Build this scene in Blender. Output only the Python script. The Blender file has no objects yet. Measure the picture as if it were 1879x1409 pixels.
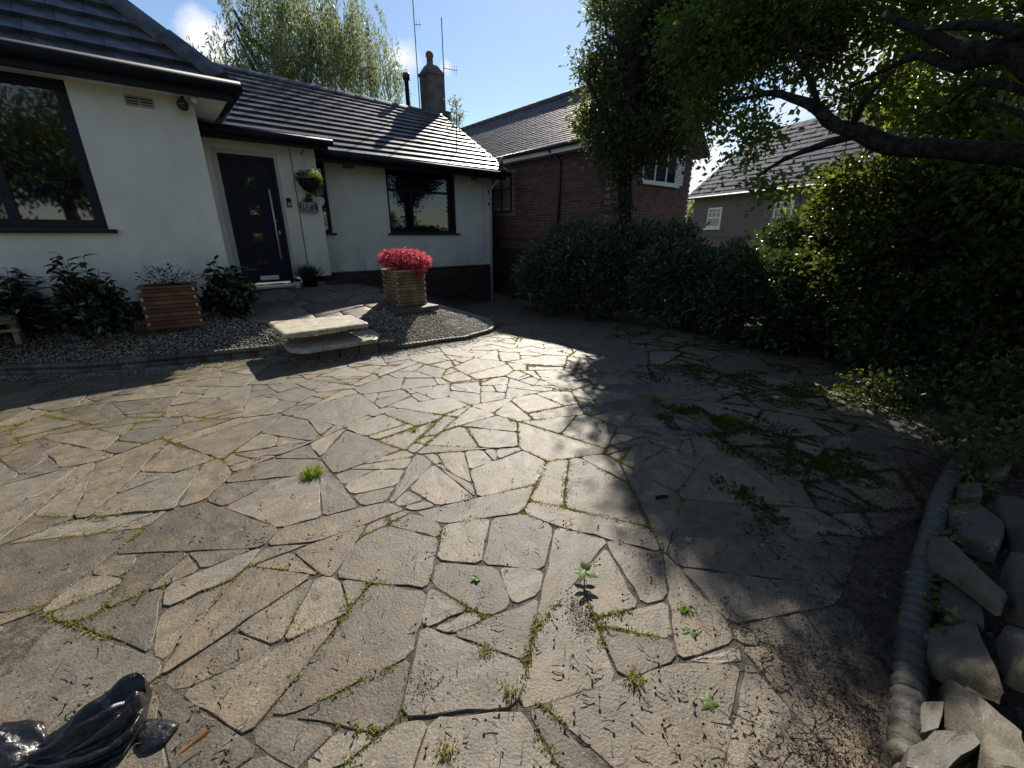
import bpy, math, random
import numpy as np
from math import sin, cos, tan, radians, pi, atan2, sqrt
from mathutils import Vector, Matrix, noise
random.seed(7); rng = np.random.default_rng(7)
S = bpy.context.scene; COL = S.collection

# ---------------------------------------------------------------- camera, sky, sun, exposure
F, CX, CY, PITCH, EYE = 767.0, 939.5, 704.5, radians(19.66), 1.65
cam = bpy.data.objects.new('camera', bpy.data.cameras.new('camera')); COL.objects.link(cam)
cam.location = (0, 0, EYE); cam.rotation_euler = (pi/2 - PITCH, 0, 0)
cam.data.sensor_width = 36; cam.data.lens = 36*F/1879; cam.data.clip_start = .05; cam.data.clip_end = 3000
S.camera = cam
SUN_EL, SUN_AZ = radians(35), radians(6)
SUN = Vector((cos(SUN_EL)*sin(SUN_AZ), cos(SUN_EL)*cos(SUN_AZ), sin(SUN_EL)))
w = bpy.data.worlds.new('World'); S.world = w; w.use_nodes = True
nt = w.node_tree; N = nt.nodes; bg = N['Background']
sky = N.new('ShaderNodeTexSky'); sky.sky_type = 'NISHITA'; sky.sun_disc = False
sky.sun_elevation = SUN_EL; sky.sun_rotation = SUN_AZ; sky.air_density = 1.0; sky.dust_density = .12; sky.ozone_density = 2.5
bg.inputs[1].default_value = .083
tc = N.new('ShaderNodeTexCoord'); nz = N.new('ShaderNodeTexNoise'); nz.inputs['Scale'].default_value = 7; nz.inputs['Detail'].default_value = 9; nz.inputs['Roughness'].default_value = .6
nt.links.new(tc.outputs['Generated'], nz.inputs['Vector']); cov = None
def mnode(op, a, b=None, c=None):
    n = N.new('ShaderNodeMath'); n.operation = op
    for i_, q in enumerate((a, b, c)):
        if q is None: continue
        if isinstance(q, (int, float)): n.inputs[i_].default_value = q
        else: nt.links.new(q, n.inputs[i_])
    return n.outputs[0]
# puffs of cumulus: azimuth (deg, right of north), elevation, angular radius
for az_, el_, rad_ in ((-30.9, 16.6, 2.7), (-36.6, 16.4, 1.3), (-12.6, 18.0, 2.4), (-7.4, 17.3, 1.0), (22, 6, 7), (38, 15, 11), (48, 8, 9), (60, 20, 12), (-75, 16, 12), (100, 22, 16), (150, 18, 16), (-140, 20, 14), (-110, 30, 9), (180, 40, 10)):
    d_ = (sin(radians(az_))*cos(radians(el_)), cos(radians(az_))*cos(radians(el_)), sin(radians(el_)))
    vm = N.new('ShaderNodeVectorMath'); vm.operation = 'DOT_PRODUCT'; nt.links.new(tc.outputs['Generated'], vm.inputs[0]); vm.inputs[1].default_value = d_
    ang = mnode('ARCCOSINE', mnode('MINIMUM', vm.outputs['Value'], 1.0)); k_ = mnode('SUBTRACT', 1.0, mnode('DIVIDE', ang, radians(rad_)))
    k_ = mnode('MAXIMUM', k_, -1.0); cov = k_ if cov is None else mnode('MAXIMUM', cov, k_)
den = mnode('ADD', cov, mnode('MULTIPLY', mnode('SUBTRACT', nz.outputs[0], .5), 2.6))
cr = N.new('ShaderNodeMapRange'); cr.inputs[1].default_value = .05; cr.inputs[2].default_value = .75; nt.links.new(den, cr.inputs[0])
mx = N.new('ShaderNodeMix'); mx.data_type = 'RGBA'; mx.inputs[7].default_value = (7.4, 7.6, 8.0, 1); nt.links.new(cr.outputs[0], mx.inputs[0])
nt.links.new(sky.outputs[0], mx.inputs[6]); nt.links.new(mx.outputs[2], bg.inputs[0])
sl = bpy.data.lights.new('sun', 'SUN'); sl.energy = 5; sl.angle = radians(.53); sl.color = (1, .93, .82)
sun = bpy.data.objects.new('sun', sl); COL.objects.link(sun); sun.rotation_euler = SUN.to_track_quat('Z', 'Y').to_euler(); sun.location = (0, 0, 30)
S.view_settings.view_transform = 'Standard'; S.view_settings.look = 'None'; S.view_settings.exposure = .7; S.view_settings.gamma = 1
S.view_settings.use_curve_mapping = False
S.render.engine = 'CYCLES'; S.cycles.max_bounces = 6; S.cycles.diffuse_bounces = 3; S.cycles.transparent_max_bounces = 8; S.cycles.use_denoising = True

# ---------------------------------------------------------------- helpers
TH = radians(50.8)
E1 = Vector((sin(TH), cos(TH), 0)); E2 = Vector((-cos(TH), sin(TH), 0)); HROT = pi/2 - TH
def W(a, b, z=0): return E1*a + E2*b + Vector((0, 0, z))
def ray(u, v):
    a = (u-CX)/F; b = (CY-v)/F
    return Vector((a, cos(PITCH)+b*sin(PITCH), -sin(PITCH)+b*cos(PITCH)))
def gp(u, v, z=0.0):
    d = ray(u, v); t = (z-EYE)/d.z; return Vector((0, 0, EYE)) + d*t
def gh(x, y): return -.0485*max(0.0, y-6.5)
def ggp(u, v, h=0.0):
    p = gp(u, v, h)
    for _ in range(12): p = gp(u, v, gh(p.x, p.y)+h)
    return p
def at(u, v, r):
    d = ray(u, v); h = sqrt(d.x*d.x+d.y*d.y); return Vector((0, 0, EYE)) + d*(r/h)
def tag(o, label=None, cat=None, group=None, kind=None):
    if label: o['label'] = label
    if cat: o['category'] = cat
    if group: o['group'] = group
    if kind: o['kind'] = kind
    return o
def thing(name, label, cat, loc=(0, 0, 0), rz=0, group=None):
    o = bpy.data.objects.new(name, None); COL.objects.link(o); o.location = loc; o.rotation_euler = (0, 0, rz)
    o.empty_display_size = .1
    return tag(o, label, cat, group)
def link(name, me, parent=None, loc=None, rot=None, scale=None):
    o = bpy.data.objects.new(name, me); COL.objects.link(o)
    if parent is not None: o.parent = parent
    if loc is not None: o.location = loc
    if rot is not None: o.rotation_euler = rot
    if scale is not None: o.scale = scale
    return o
class MB:
    def __init__(s, off=(0, 0, 0), k=1.0): s.v = []; s.f = []; s.o = Vector(off); s.k = k
    def add(s, vs, fs):
        k = len(s.v); s.v += [tuple(Vector((p[0]*s.k, p[1]*s.k, p[2]*s.k+(1-s.k)*1.65))-s.o) for p in vs]; s.f += [tuple(i+k for i in f) for f in fs]; return s
    def box(s, x0, x1, y0, y1, z0, z1):
        return s.add([(x0,y0,z0),(x1,y0,z0),(x1,y1,z0),(x0,y1,z0),(x0,y0,z1),(x1,y0,z1),(x1,y1,z1),(x0,y1,z1)],
            [(0,3,2,1),(4,5,6,7),(0,1,5,4),(1,2,6,5),(2,3,7,6),(3,0,4,7)])
    def hexa(s, p): return s.add(p, [(0,3,2,1),(4,5,6,7),(0,1,5,4),(1,2,6,5),(2,3,7,6),(3,0,4,7)])
    def tube(s, pts, rad, n=8, cap=True):
        pts = [Vector(p) for p in pts]; m = len(pts)
        if not hasattr(rad, '__len__'): rad = [rad]*m
        vs = []; ref = None
        for i, p in enumerate(pts):
            t = (pts[min(i+1, m-1)] - pts[max(i-1, 0)]).normalized()
            if ref is None: ref = t.orthogonal().normalized()
            ref = (ref - t*ref.dot(t)).normalized() if (ref - t*ref.dot(t)).length > 1e-5 else t.orthogonal().normalized()
            q = t.cross(ref)
            vs += [p + (ref*cos(2*pi*j/n) + q*sin(2*pi*j/n))*rad[i] for j in range(n)]
        fs = [(i*n+j, i*n+(j+1) % n, (i+1)*n+(j+1) % n, (i+1)*n+j) for i in range(m-1) for j in range(n)]
        if cap: fs += [tuple(reversed(range(n))), tuple(range((m-1)*n, m*n))]
        return s.add(vs, fs)
    def lathe(s, c, prof, n=24):
        c = Vector(c); vs = [c + Vector((r*cos(2*pi*j/n), r*sin(2*pi*j/n), z)) for r, z in prof for j in range(n)]
        fs = [(i*n+j, i*n+(j+1) % n, (i+1)*n+(j+1) % n, (i+1)*n+j) for i in range(len(prof)-1) for j in range(n)]
        return s.add(vs, fs)
    def grid_wall(s, a0, a1, z0, z1, b0, b1, holes=()):
        A = sorted({a0, a1, *[h[0] for h in holes], *[h[1] for h in holes]}); Z = sorted({z0, z1, *[h[2] for h in holes], *[h[3] for h in holes]})
        for i in range(len(A)-1):
            for j in range(len(Z)-1):
                ca = (A[i]+A[i+1])/2; cz = (Z[j]+Z[j+1])/2
                if any(h[0] < ca < h[1] and h[2] < cz < h[3] for h in holes): continue
                s.box(A[i], A[i+1], b0, b1, Z[j], Z[j+1])
        return s
    def mesh(s, name, mat, smooth=False):
        me = bpy.data.meshes.new(name); me.from_pydata(s.v, [], s.f)
        if mat: me.materials.append(mat)
        if smooth: me.polygons.foreach_set('use_smooth', [True]*len(me.polygons))
        me.update(); return me
    def build(s, name, mat, parent=None, smooth=False, bevel=0):
        o = link(name, s.mesh(name, mat, smooth), parent)
        if bevel:
            b = o.modifiers.new('bevel', 'BEVEL'); b.width = bevel; b.segments = 2; b.limit_method = 'ANGLE'
        return o
def npmesh(name, V, Fc, mat, smooth=False):
    k = Fc.shape[1]; me = bpy.data.meshes.new(name); me.vertices.add(len(V)); me.vertices.foreach_set('co', V.astype(np.float32).ravel())
    me.loops.add(Fc.size); me.loops.foreach_set('vertex_index', Fc.astype(np.int32).ravel())
    me.polygons.add(len(Fc)); me.polygons.foreach_set('loop_start', np.arange(0, Fc.size, k, dtype=np.int32)); me.polygons.foreach_set('loop_total', np.full(len(Fc), k, np.int32))
    if smooth: me.polygons.foreach_set('use_smooth', np.ones(len(Fc), bool))
    me.update(calc_edges=True); me.validate(); me.materials.append(mat); return me
def unit(a): return a/np.maximum(np.linalg.norm(a, axis=1, keepdims=True), 1e-9)
def leafmesh(name, P, D, L, Wd, mat, fold=.25, droop=0.0, roll=1.0):
    n = len(P); D = unit(D); R = rng.normal(size=(n, 3))*roll + np.array([0, 0, 1.0])
    Sd = unit(np.cross(D, R)); Nn = np.cross(Sd, D)
    L = np.broadcast_to(L, (n,))[:, None]; Wd = np.broadcast_to(Wd, (n,))[:, None]
    tip = P + D*L; tip[:, 2] -= (droop*L[:, 0]); mid = P + D*L*.5
    l = mid + Sd*Wd*.5 + Nn*Wd*fold; r = mid - Sd*Wd*.5 + Nn*Wd*fold
    V = np.stack([P, r, tip, l], 1).reshape(-1, 3); b = np.arange(n)[:, None]*4
    Fc = np.concatenate([b+np.array([0, 1, 2]), b+np.array([0, 2, 3])], 1).reshape(-1, 3)
    return npmesh(name, V, Fc, mat)
def blob_points(blobs, n, shell=.5, gap=0.0, gs=1.2):
    B = np.array(blobs, float); vol = (B[:, 3]*B[:, 4]*B[:, 5])**.75; idx = rng.choice(len(B), size=n*3, p=vol/vol.sum())
    d = unit(rng.normal(size=(n*3, 3))); r = rng.random(n*3)**(shell)
    P = B[idx, :3] + d*r[:, None]*B[idx, 3:6]
    if gap > 0:
        g = np.sin(P[:, 0]*gs*2.1+1.3*np.sin(P[:, 2]*gs*1.7))*np.sin(P[:, 1]*gs*1.9+P[:, 2]*gs)*np.sin(P[:, 2]*gs*2.3+P[:, 0]*gs*.7)
        keep = (g + rng.normal(size=n*3)*.15) > (gap-1)*.5
        P = P[keep]; d = d[keep]
    return P[:n], d[:n]
def clusters(P, d, per, cr, L, flat=1.0, up=.2, jit=.5):
    n = len(P); off = rng.normal(size=(n, per, 3))*cr*.5; off[:, :, 2] *= flat
    Q = P[:, None, :] + off; D = unit((off/cr + d[:, None, :]*.6 + rng.normal(size=off.shape)*.45).reshape(-1, 3)); D[:, 2] += up
    return Q.reshape(-1, 3), D, L*(1+jit*rng.uniform(-1, 1, n*per))

# ---------------------------------------------------------------- materials
def nm(name):
    m = bpy.data.materials.new(name); m.use_nodes = True; return m, m.node_tree, m.node_tree.nodes['Principled BSDF']
def L_(nt, a, b): nt.links.new(a, b)
def rgb(c): return (c[0], c[1], c[2], 1)
def basic(name, col, rough=.6, metal=0, var=.15, scale=8, bump=0, bscale=60, spec=.5, rand=0, coat=0, col2=None, thr=(.4, .65), det=6, bdist=.004, weath=None):
    m, t, p = nm(name); nn = t.nodes
    p.inputs['Roughness'].default_value = rough; p.inputs['Metallic'].default_value = metal; p.inputs['Specular IOR Level'].default_value = spec
    tcn = nn.new('ShaderNodeTexCoord'); n1 = nn.new('ShaderNodeTexNoise'); n1.inputs['Scale'].default_value = scale; n1.inputs['Detail'].default_value = det
    L_(t, tcn.outputs['Object'], n1.inputs['Vector'])
    r = nn.new('ShaderNodeValToRGB'); c2 = col2 or tuple(min(1, x*(1+var)) for x in col); c1 = col if col2 else tuple(x*(1-var) for x in col)
    r.color_ramp.elements[0].color = rgb(c1); r.color_ramp.elements[1].color = rgb(c2); r.color_ramp.elements[0].position = thr[0]; r.color_ramp.elements[1].position = thr[1]
    L_(t, n1.outputs[0], r.inputs[0]); out = r.outputs[0]
    if rand:
        oi = nn.new('ShaderNodeObjectInfo'); mr = nn.new('ShaderNodeMapRange'); mr.inputs[3].default_value = 1-rand; mr.inputs[4].default_value = 1+rand
        L_(t, oi.outputs['Random'], mr.inputs[0]); h = nn.new('ShaderNodeHueSaturation'); L_(t, mr.outputs[0], h.inputs['Value']); L_(t, out, h.inputs['Color']); out = h.outputs[0]
    L_(t, out, p.inputs['Base Color'])
    if bump:
        n2 = nn.new('ShaderNodeTexNoise'); n2.inputs['Scale'].default_value = bscale; n2.inputs['Detail'].default_value = 5; L_(t, tcn.outputs['Object'], n2.inputs['Vector'])
        b = nn.new('ShaderNodeBump'); b.inputs['Strength'].default_value = bump; b.inputs['Distance'].default_value = bdist; L_(t, n2.outputs[0], b.inputs['Height']); L_(t, b.outputs[0], p.inputs['Normal'])
    if coat: p.inputs['Coat Weight'].default_value = coat
    return m
def island(name, c1, c2, rough=.6, c3=None, spec=.4):
    m, t, p = nm(name); nn = t.nodes; g = nn.new('ShaderNodeNewGeometry'); r = nn.new('ShaderNodeValToRGB')
    r.color_ramp.elements[0].color = rgb(c1); r.color_ramp.elements[1].color = rgb(c2)
    if c3: e = r.color_ramp.elements.new(.85); e.color = rgb(c2); r.color_ramp.elements[-1].color = rgb(c3)
    L_(t, g.outputs['Random Per Island'], r.inputs[0]); L_(t, r.outputs[0], p.inputs['Base Color'])
    p.inputs['Roughness'].default_value = rough; p.inputs['Specular IOR Level'].default_value = spec
    n2 = nn.new('ShaderNodeTexNoise'); n2.inputs['Scale'].default_value = 90; b = nn.new('ShaderNodeBump'); b.inputs['Strength'].default_value = .4; b.inputs['Distance'].default_value = .003
    tcn = nn.new('ShaderNodeTexCoord'); L_(t, tcn.outputs['Object'], n2.inputs['Vector']); L_(t, n2.outputs[0], b.inputs['Height']); L_(t, b.outputs[0], p.inputs['Normal'])
    return m
def leafmat(name, c1, c2, trans, tw=.4, rough=.4, spec=.5, c3=None):
    m, t, p = nm(name); nn = t.nodes; g = nn.new('ShaderNodeNewGeometry'); r = nn.new('ShaderNodeValToRGB')
    r.color_ramp.elements[0].color = rgb(c1); r.color_ramp.elements[1].color = rgb(c2)
    if c3: e = r.color_ramp.elements.new(.93); e.color = rgb(c2); r.color_ramp.elements[-1].color = rgb(c3)
    L_(t, g.outputs['Random Per Island'], r.inputs[0]); L_(t, r.outputs[0], p.inputs['Base Color'])
    p.inputs['Roughness'].default_value = rough; p.inputs['Specular IOR Level'].default_value = spec
    tl = nn.new('ShaderNodeBsdfTranslucent'); tl.inputs[0].default_value = rgb(trans); ms = nn.new('ShaderNodeMixShader'); ms.inputs[0].default_value = tw
    out = nn['Material Output']; L_(t, p.outputs[0], ms.inputs[1]); L_(t, tl.outputs[0], ms.inputs[2]); L_(t, ms.outputs[0], out.inputs[0])
    return m
def stone_mat(name, dark, light, tint, moss=.0):
    m, t, p = nm(name); nn = t.nodes; tcn = nn.new('ShaderNodeTexCoord'); oi = nn.new('ShaderNodeObjectInfo')
    mul = nn.new('ShaderNodeMath'); mul.operation = 'MULTIPLY'; mul.inputs[1].default_value = 6.28; L_(t, oi.outputs['Random'], mul.inputs[0])
    vr = nn.new('ShaderNodeVectorRotate'); vr.rotation_type = 'Z_AXIS'; L_(t, tcn.outputs['Object'], vr.inputs['Vector']); L_(t, mul.outputs[0], vr.inputs['Angle'])
    mp = nn.new('ShaderNodeMapping'); mp.inputs['Scale'].default_value = (1, 2.4, 1); L_(t, vr.outputs[0], mp.inputs[0])
    def noi(src, sc, det=6, rg=.6, dist=0):
        n = nn.new('ShaderNodeTexNoise'); n.inputs['Scale'].default_value = sc; n.inputs['Detail'].default_value = det; n.inputs['Roughness'].default_value = rg; n.inputs['Distortion'].default_value = dist; L_(t, src, n.inputs['Vector']); return n.outputs[0]
    def mixc(f, a, b, bt='MIX'):
        k = nn.new('ShaderNodeMix'); k.data_type = 'RGBA'; k.blend_type = bt
        for s, i in ((f, 0), (a, 6), (b, 7)):
            if isinstance(s, (float, int)): k.inputs[i].default_value = s
            elif isinstance(s, tuple): k.inputs[i].default_value = rgb(s)
            else: L_(t, s, k.inputs[i])
        return k.outputs[2]
    def ramp(src, a, b):
        r = nn.new('ShaderNodeMapRange'); r.inputs[1].default_value = a; r.inputs[2].default_value = b; L_(t, src, r.inputs[0]); return r.outputs[0]
    grain = noi(mp.outputs[0], 5, 8, .65, .4); big = noi(tcn.outputs['Object'], 1.7, 5); fine = noi(tcn.outputs['Object'], 90, 4)
    c = mixc(ramp(grain, .3, .7), dark, light)
    c = mixc(ramp(oi.outputs['Random'], .25, 1), c, mixc(.6, c, tint))
    c = mixc(ramp(big, .45, .7), c, mixc(.45, c, (light[0]*1.35, light[1]*1.25, light[2]*1.05)))
    c = mixc(ramp(noi(tcn.outputs['Object'], 14, 6, .7), .45, .68), c, mixc(.65, c, (.035, .032, .026)))
    c = mixc(ramp(noi(tcn.outputs['Object'], 7, 8, .8), .60, .66), c, mixc(.5, c, (.45, .44, .38)))
    c = mixc(ramp(fine, .52, .72), c, mixc(.5, c, (.02, .018, .015)))
    c = mixc(ramp(noi(tcn.outputs['Object'], 38, 5, .75), .62, .72), c, mixc(.55, c, (.42, .39, .30)))
    c = mixc(ramp(noi(tcn.outputs['Object'], 3.2, 8, .75, .6), .5, .62), c, mixc(.4, c, (.05, .045, .035)))
    if moss: c = mixc(ramp(noi(tcn.outputs['Object'], 2.6, 6, .7), .68-moss, .8-moss), c, mixc(.7, c, (.07, .085, .02)))
    hv = nn.new('ShaderNodeHueSaturation'); vv = nn.new('ShaderNodeMapRange'); vv.inputs[3].default_value = .72; vv.inputs[4].default_value = 1.5; wn = nn.new('ShaderNodeTexWhiteNoise'); wn.noise_dimensions = '1D'; L_(t, oi.outputs['Random'], wn.inputs['W']); L_(t, wn.outputs['Value'], vv.inputs[0]); L_(t, vv.outputs[0], hv.inputs['Value']); L_(t, c, hv.inputs['Color']); c = hv.outputs[0]
    L_(t, c, p.inputs['Base Color']); p.inputs['Roughness'].default_value = .62; p.inputs['Specular IOR Level'].default_value = .52
    L_(t, ramp(fine, 0, 1), p.inputs['Roughness'])
    rr = nn.new('ShaderNodeMapRange'); rr.inputs[3].default_value = .44; rr.inputs[4].default_value = .78; L_(t, grain, rr.inputs[0]); L_(t, rr.outputs[0], p.inputs['Roughness'])
    b1 = nn.new('ShaderNodeBump'); b1.inputs['Strength'].default_value = .6; b1.inputs['Distance'].default_value = .010; L_(t, grain, b1.inputs['Height'])
    b2 = nn.new('ShaderNodeBump'); b2.inputs['Strength'].default_value = .9; b2.inputs['Distance'].default_value = .004; L_(t, fine, b2.inputs['Height']); L_(t, b1.outputs[0], b2.inputs['Normal'])
    L_(t, b2.outputs[0], p.inputs['Normal']); return m
M = {}
M['slab'] = stone_mat('sandstone flag', (.056, .043, .028), (.168, .130, .083), (.155, .138, .108))
M['rock'] = stone_mat('rockery stone', (.05, .043, .03), (.14, .115, .07), (.08, .07, .058), .1)
M['step'] = stone_mat('step stone', (.22, .19, .14), (.36, .32, .24), (.30, .27, .20))
M['rope'] = stone_mat('fired clay', (.055, .045, .037), (.10, .085, .07), (.07, .062, .05), .1)
M['joint'] = basic('joint grit', (.05, .041, .03), .95, var=.5, scale=30, bump=1, bscale=160, bdist=.008, col2=(.13, .11, .08))
M['soil'] = basic('dark soil', (.02, .017, .012), .95, bump=1, bscale=50, bdist=.02, col2=(.05, .042, .028))
M['bed'] = basic('bed soil', (.03, .028, .022), .95, bump=1, bscale=90, bdist=.015, col2=(.08, .075, .06), scale=40)
M['lawn'] = basic('far ground', (.03, .045, .015), .95, col2=(.06, .08, .03), scale=.6, bump=.6, bscale=8, bdist=.05)
M['pebble'] = island('pebbles', (.12, .105, .085), (.44, .39, .30), .7, (.62, .58, .50))
M['render'] = basic('painted render', (.61, .60, .535), .85, col2=(.72, .71, .645), scale=.9, thr=(.35, .6), bump=.9, bscale=130, bdist=.004)
def dirty():
    m = M['render']; t = m.node_tree; nn = t.nodes; p = nn['Principled BSDF']; src = p.inputs['Base Color'].links[0].from_socket
    ge = nn.new('ShaderNodeNewGeometry'); sx = nn.new('ShaderNodeSeparateXYZ'); L_(t, ge.outputs['Position'], sx.inputs[0])
    mr = nn.new('ShaderNodeMapRange'); mr.inputs[1].default_value = 1.45; mr.inputs[2].default_value = .75; L_(t, sx.outputs[2], mr.inputs[0])
    mp = nn.new('ShaderNodeMapping'); mp.inputs['Scale'].default_value = (3, 3, .9); L_(t, ge.outputs['Position'], mp.inputs[0])
    n1 = nn.new('ShaderNodeTexNoise'); n1.inputs['Scale'].default_value = 1.6; n1.inputs['Detail'].default_value = 7; L_(t, mp.outputs[0], n1.inputs['Vector'])
    n2_ = nn.new('ShaderNodeMapRange'); n2_.inputs[1].default_value = .42; n2_.inputs[2].default_value = .72; L_(t, n1.outputs[0], n2_.inputs[0])
    ad = nn.new('ShaderNodeMath'); ad.operation = 'MULTIPLY_ADD'; ad.inputs[1].default_value = .7; ad.inputs[2].default_value = .10; L_(t, mr.outputs[0], ad.inputs[0])
    mu = nn.new('ShaderNodeMath'); mu.operation = 'MULTIPLY'; mu.use_clamp = True; L_(t, ad.outputs[0], mu.inputs[0]); L_(t, n2_.outputs[0], mu.inputs[1])
    k = nn.new('ShaderNodeMix'); k.data_type = 'RGBA'; k.inputs[7].default_value = (.30, .29, .22, 1); L_(t, mu.outputs[0], k.inputs[0]); L_(t, src, k.inputs[6]); L_(t, k.outputs[2], p.inputs['Base Color'])
dirty()
M['upvc'] = basic('grey plastic trim', (.42, .44, .43), .4, var=.04)
M['white'] = basic('white paint', (.7, .7, .68), .5, var=.05)
M['fascia'] = basic('dark blue fascia', (.009, .011, .017), .6, var=.2, spec=.25)
M['frame'] = basic('anthracite frame', (.010, .012, .018), .5, var=.15, spec=.25)
M['door'] = basic('navy door', (.006, .009, .026), .5, var=.1, spec=.2)
M['chrome'] = basic('brushed steel', (.62, .62, .62), .45, .4, var=.05)
M['tile'] = basic('slate grey tile', (.062, .060, .070), .42, var=.4, scale=6, rand=.3, bump=.6, bscale=70, bdist=.003, spec=.5)
M['tile2'] = island('brown plain tile', (.065, .056, .056), (.12, .095, .09), .6)
M['slate'] = island('blue slates', (.035, .042, .058), (.075, .085, .11), .75, None, .25)
M['brickdk'] = basic('dark brick', (.045, .026, .022), .8, var=.3, scale=20, rand=.4, bump=.6, bscale=90)
M['brick'] = island('red brick', (.085, .042, .042), (.165, .085, .078), .8)
M['mortar'] = basic('mortar', (.16, .145, .125), .9, var=.2, scale=20)
M['mortar2'] = basic('pale mortar', (.27, .23, .22), .9, var=.15, scale=20)
M['pebbledash'] = basic('pebbledash', (.15, .125, .11), .9, var=.2, scale=60, bump=.8, bscale=60, bdist=.01)
M['stack'] = basic('chimney render', (.10, .085, .075), .85, var=.3, scale=5, bump=.6, bscale=30, bdist=.01)
M['pot'] = basic('chimney pot clay', (.17, .085, .05), .8, var=.3, scale=9)
M['iron'] = basic('dark metal', (.02, .02, .022), .45, var=.1)
M['alu'] = basic('weathered aluminium', (.28, .29, .30), .4, .6)
M['wood'] = basic('stained board', (.10, .042, .02), .75, col2=(.17, .08, .042), scale=5, rand=.3, bump=.6, bscale=40)
M['wood2'] = basic('weathered board', (.12, .08, .045), .75, col2=(.26, .185, .11), scale=5, rand=.3, bump=.6, bscale=40)
M['endgrain'] = basic('pale board end', (.42, .34, .22), .7)
M['bark'] = basic('oak bark', (.012, .010, .008), .95, col2=(.04, .034, .027), scale=14, bump=1, bscale=26, bdist=.06, spec=.2)
M['stem'] = basic('green stem', (.06, .06, .03), .8)
M['bag'] = basic('black polythene', (.007, .007, .008), .36, spec=.6, var=.2, bump=.9, bscale=24, bdist=.012)
M['twig'] = island('dead twigs', (.035, .022, .015), (.11, .075, .05), .8)
M['litter'] = leafmat('leaf litter', (.035, .02, .012), (.13, .075, .04), (.15, .08, .03), .15, .7, .3, (.22, .19, .12))
M['oak'] = leafmat('oak leaf', (.025, .045, .012), (.065, .095, .022), (.32, .42, .045), .4, .36, .5)
M['treea'] = leafmat('broad leaf', (.022, .036, .014), (.05, .07, .026), (.24, .30, .07), .34, .34, .6, (.11, .12, .04))
M['ivy'] = leafmat('ivy leaf', (.014, .03, .012), (.035, .06, .02), (.10, .16, .03), .22, .3, .6)
M['hedge'] = leafmat('hedge leaf', (.018, .036, .01), (.05, .08, .018), (.19, .25, .035), .26, .42, .35)
M['rhodo'] = leafmat('rhododendron leaf', (.035, .06, .032), (.085, .12, .06), (.12, .18, .05), .25, .32, .7)
M['willow'] = leafmat('willow leaf', (.09, .11, .06), (.17, .19, .10), (.36, .42, .16), .4, .45, .5)
M['laurel'] = leafmat('laurel leaf', (.012, .025, .012), (.03, .05, .02), (.06, .10, .02), .15, .22, .7)
M['grass'] = leafmat('grass blade', (.06, .10, .015), (.14, .20, .03), (.30, .42, .05), .4, .5, .3)
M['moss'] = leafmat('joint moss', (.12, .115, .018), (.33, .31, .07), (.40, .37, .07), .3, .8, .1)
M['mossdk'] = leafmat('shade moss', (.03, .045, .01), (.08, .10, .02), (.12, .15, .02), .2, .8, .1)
M['acer'] = leafmat('red maple leaf', (.26, .02, .04), (.55, .09, .13), (.80, .15, .19), .42, .5, .3)
M['weed'] = leafmat('weed leaf', (.05, .10, .02), (.11, .17, .035), (.25, .36, .05), .3, .5, .3)
def glassmat():
    m, t, p = nm('dark glazing'); p.inputs['Base Color'].default_value = (.006, .008, .010, 1); p.inputs['Roughness'].default_value = .03; p.inputs['Specular IOR Level'].default_value = .6
    p.inputs['Coat Weight'].default_value = .55; p.inputs['Coat Roughness'].default_value = .02; p.inputs['Coat IOR'].default_value = 1.7
    nn = t.nodes; tcn = nn.new('ShaderNodeTexCoord'); n = nn.new('ShaderNodeTexNoise'); n.inputs['Scale'].default_value = 1.4; b = nn.new('ShaderNodeBump'); b.inputs['Strength'].default_value = .12; b.inputs['Distance'].default_value = .02
    L_(t, tcn.outputs['Object'], n.inputs['Vector']); L_(t, n.outputs[0], b.inputs['Height']); L_(t, b.outputs[0], p.inputs['Normal']); L_(t, b.outputs[0], p.inputs['Coat Normal']); return m
M['glass'] = glassmat()

# ---------------------------------------------------------------- setting: ground, bed terrain, driveway
EDGE = [(-8.6, 4.55), (-7.4, 4.78), (-6.34, 4.91), (-5.41, 5.0), (-4.64, 5.32), (-4.08, 5.57), (-3.51, 5.86), (-3.0, 5.72), (-2.65, 5.74), (-1.96, 6.03), (-1.58, 6.22), (-1.22, 6.5), (-.81, 6.78)] + [tuple(ggp(u, v)[:2]) for u, v in ((898, 612), (912, 601), (895, 588), (868, 575), (835, 563))]
KR_ = 1.22
CTRL = [(x, y, gh(x, y)+.05) for x, y in EDGE] + [(-3.6, 6.2, .26), (-2.6, 6.5, .26), (-3.4, 6.9, .42), (-2.6, 7.2, .42), (-2.1, 7.5, .40), (-1.9, 7.9, .44), (-2.6, 8.1, .5), (-1.4, 7.6, .30), (-1.0, 7.7, .14),
    (-5.0, 5.9, .34), (-4.5, 6.2, .38), (-6.2, 5.7, .34), (-8.0, 5.5, .34), (-4.2, 6.9, .45), (-4.6, 8.0, .55), (-3.6, 8.3, .53), (-3.9, 9.2, .57), (-3.2, 9.3, .56), (-5.4, 6.5, .42)] + [(*W(a*KR_, 8.85*KR_)[:2], z) for a, z in ((2.0, .60), (2.6, .59), (3.2, .49), (3.8, .30), (4.4, .11), (5, -.08), (5.6, -.22), (6.6, -.33), (1.2, .6), (-1, .5))] + [(*W(1.6, 9.7)[:2], .58), (*W(0, 8.4)[:2], .45), (*W(-2, 8.4)[:2], .42)]
CT = np.array(CTRL)
def _phi(r): return r
_A = _phi(np.linalg.norm(CT[:, None, :2]-CT[None, :, :2], axis=2)); _n = len(CT)
_K = np.block([[_A - np.eye(_n)*.02, np.c_[np.ones(_n), CT[:, :2]]], [np.c_[np.ones(_n), CT[:, :2]].T, np.zeros((3, 3))]])
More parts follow.
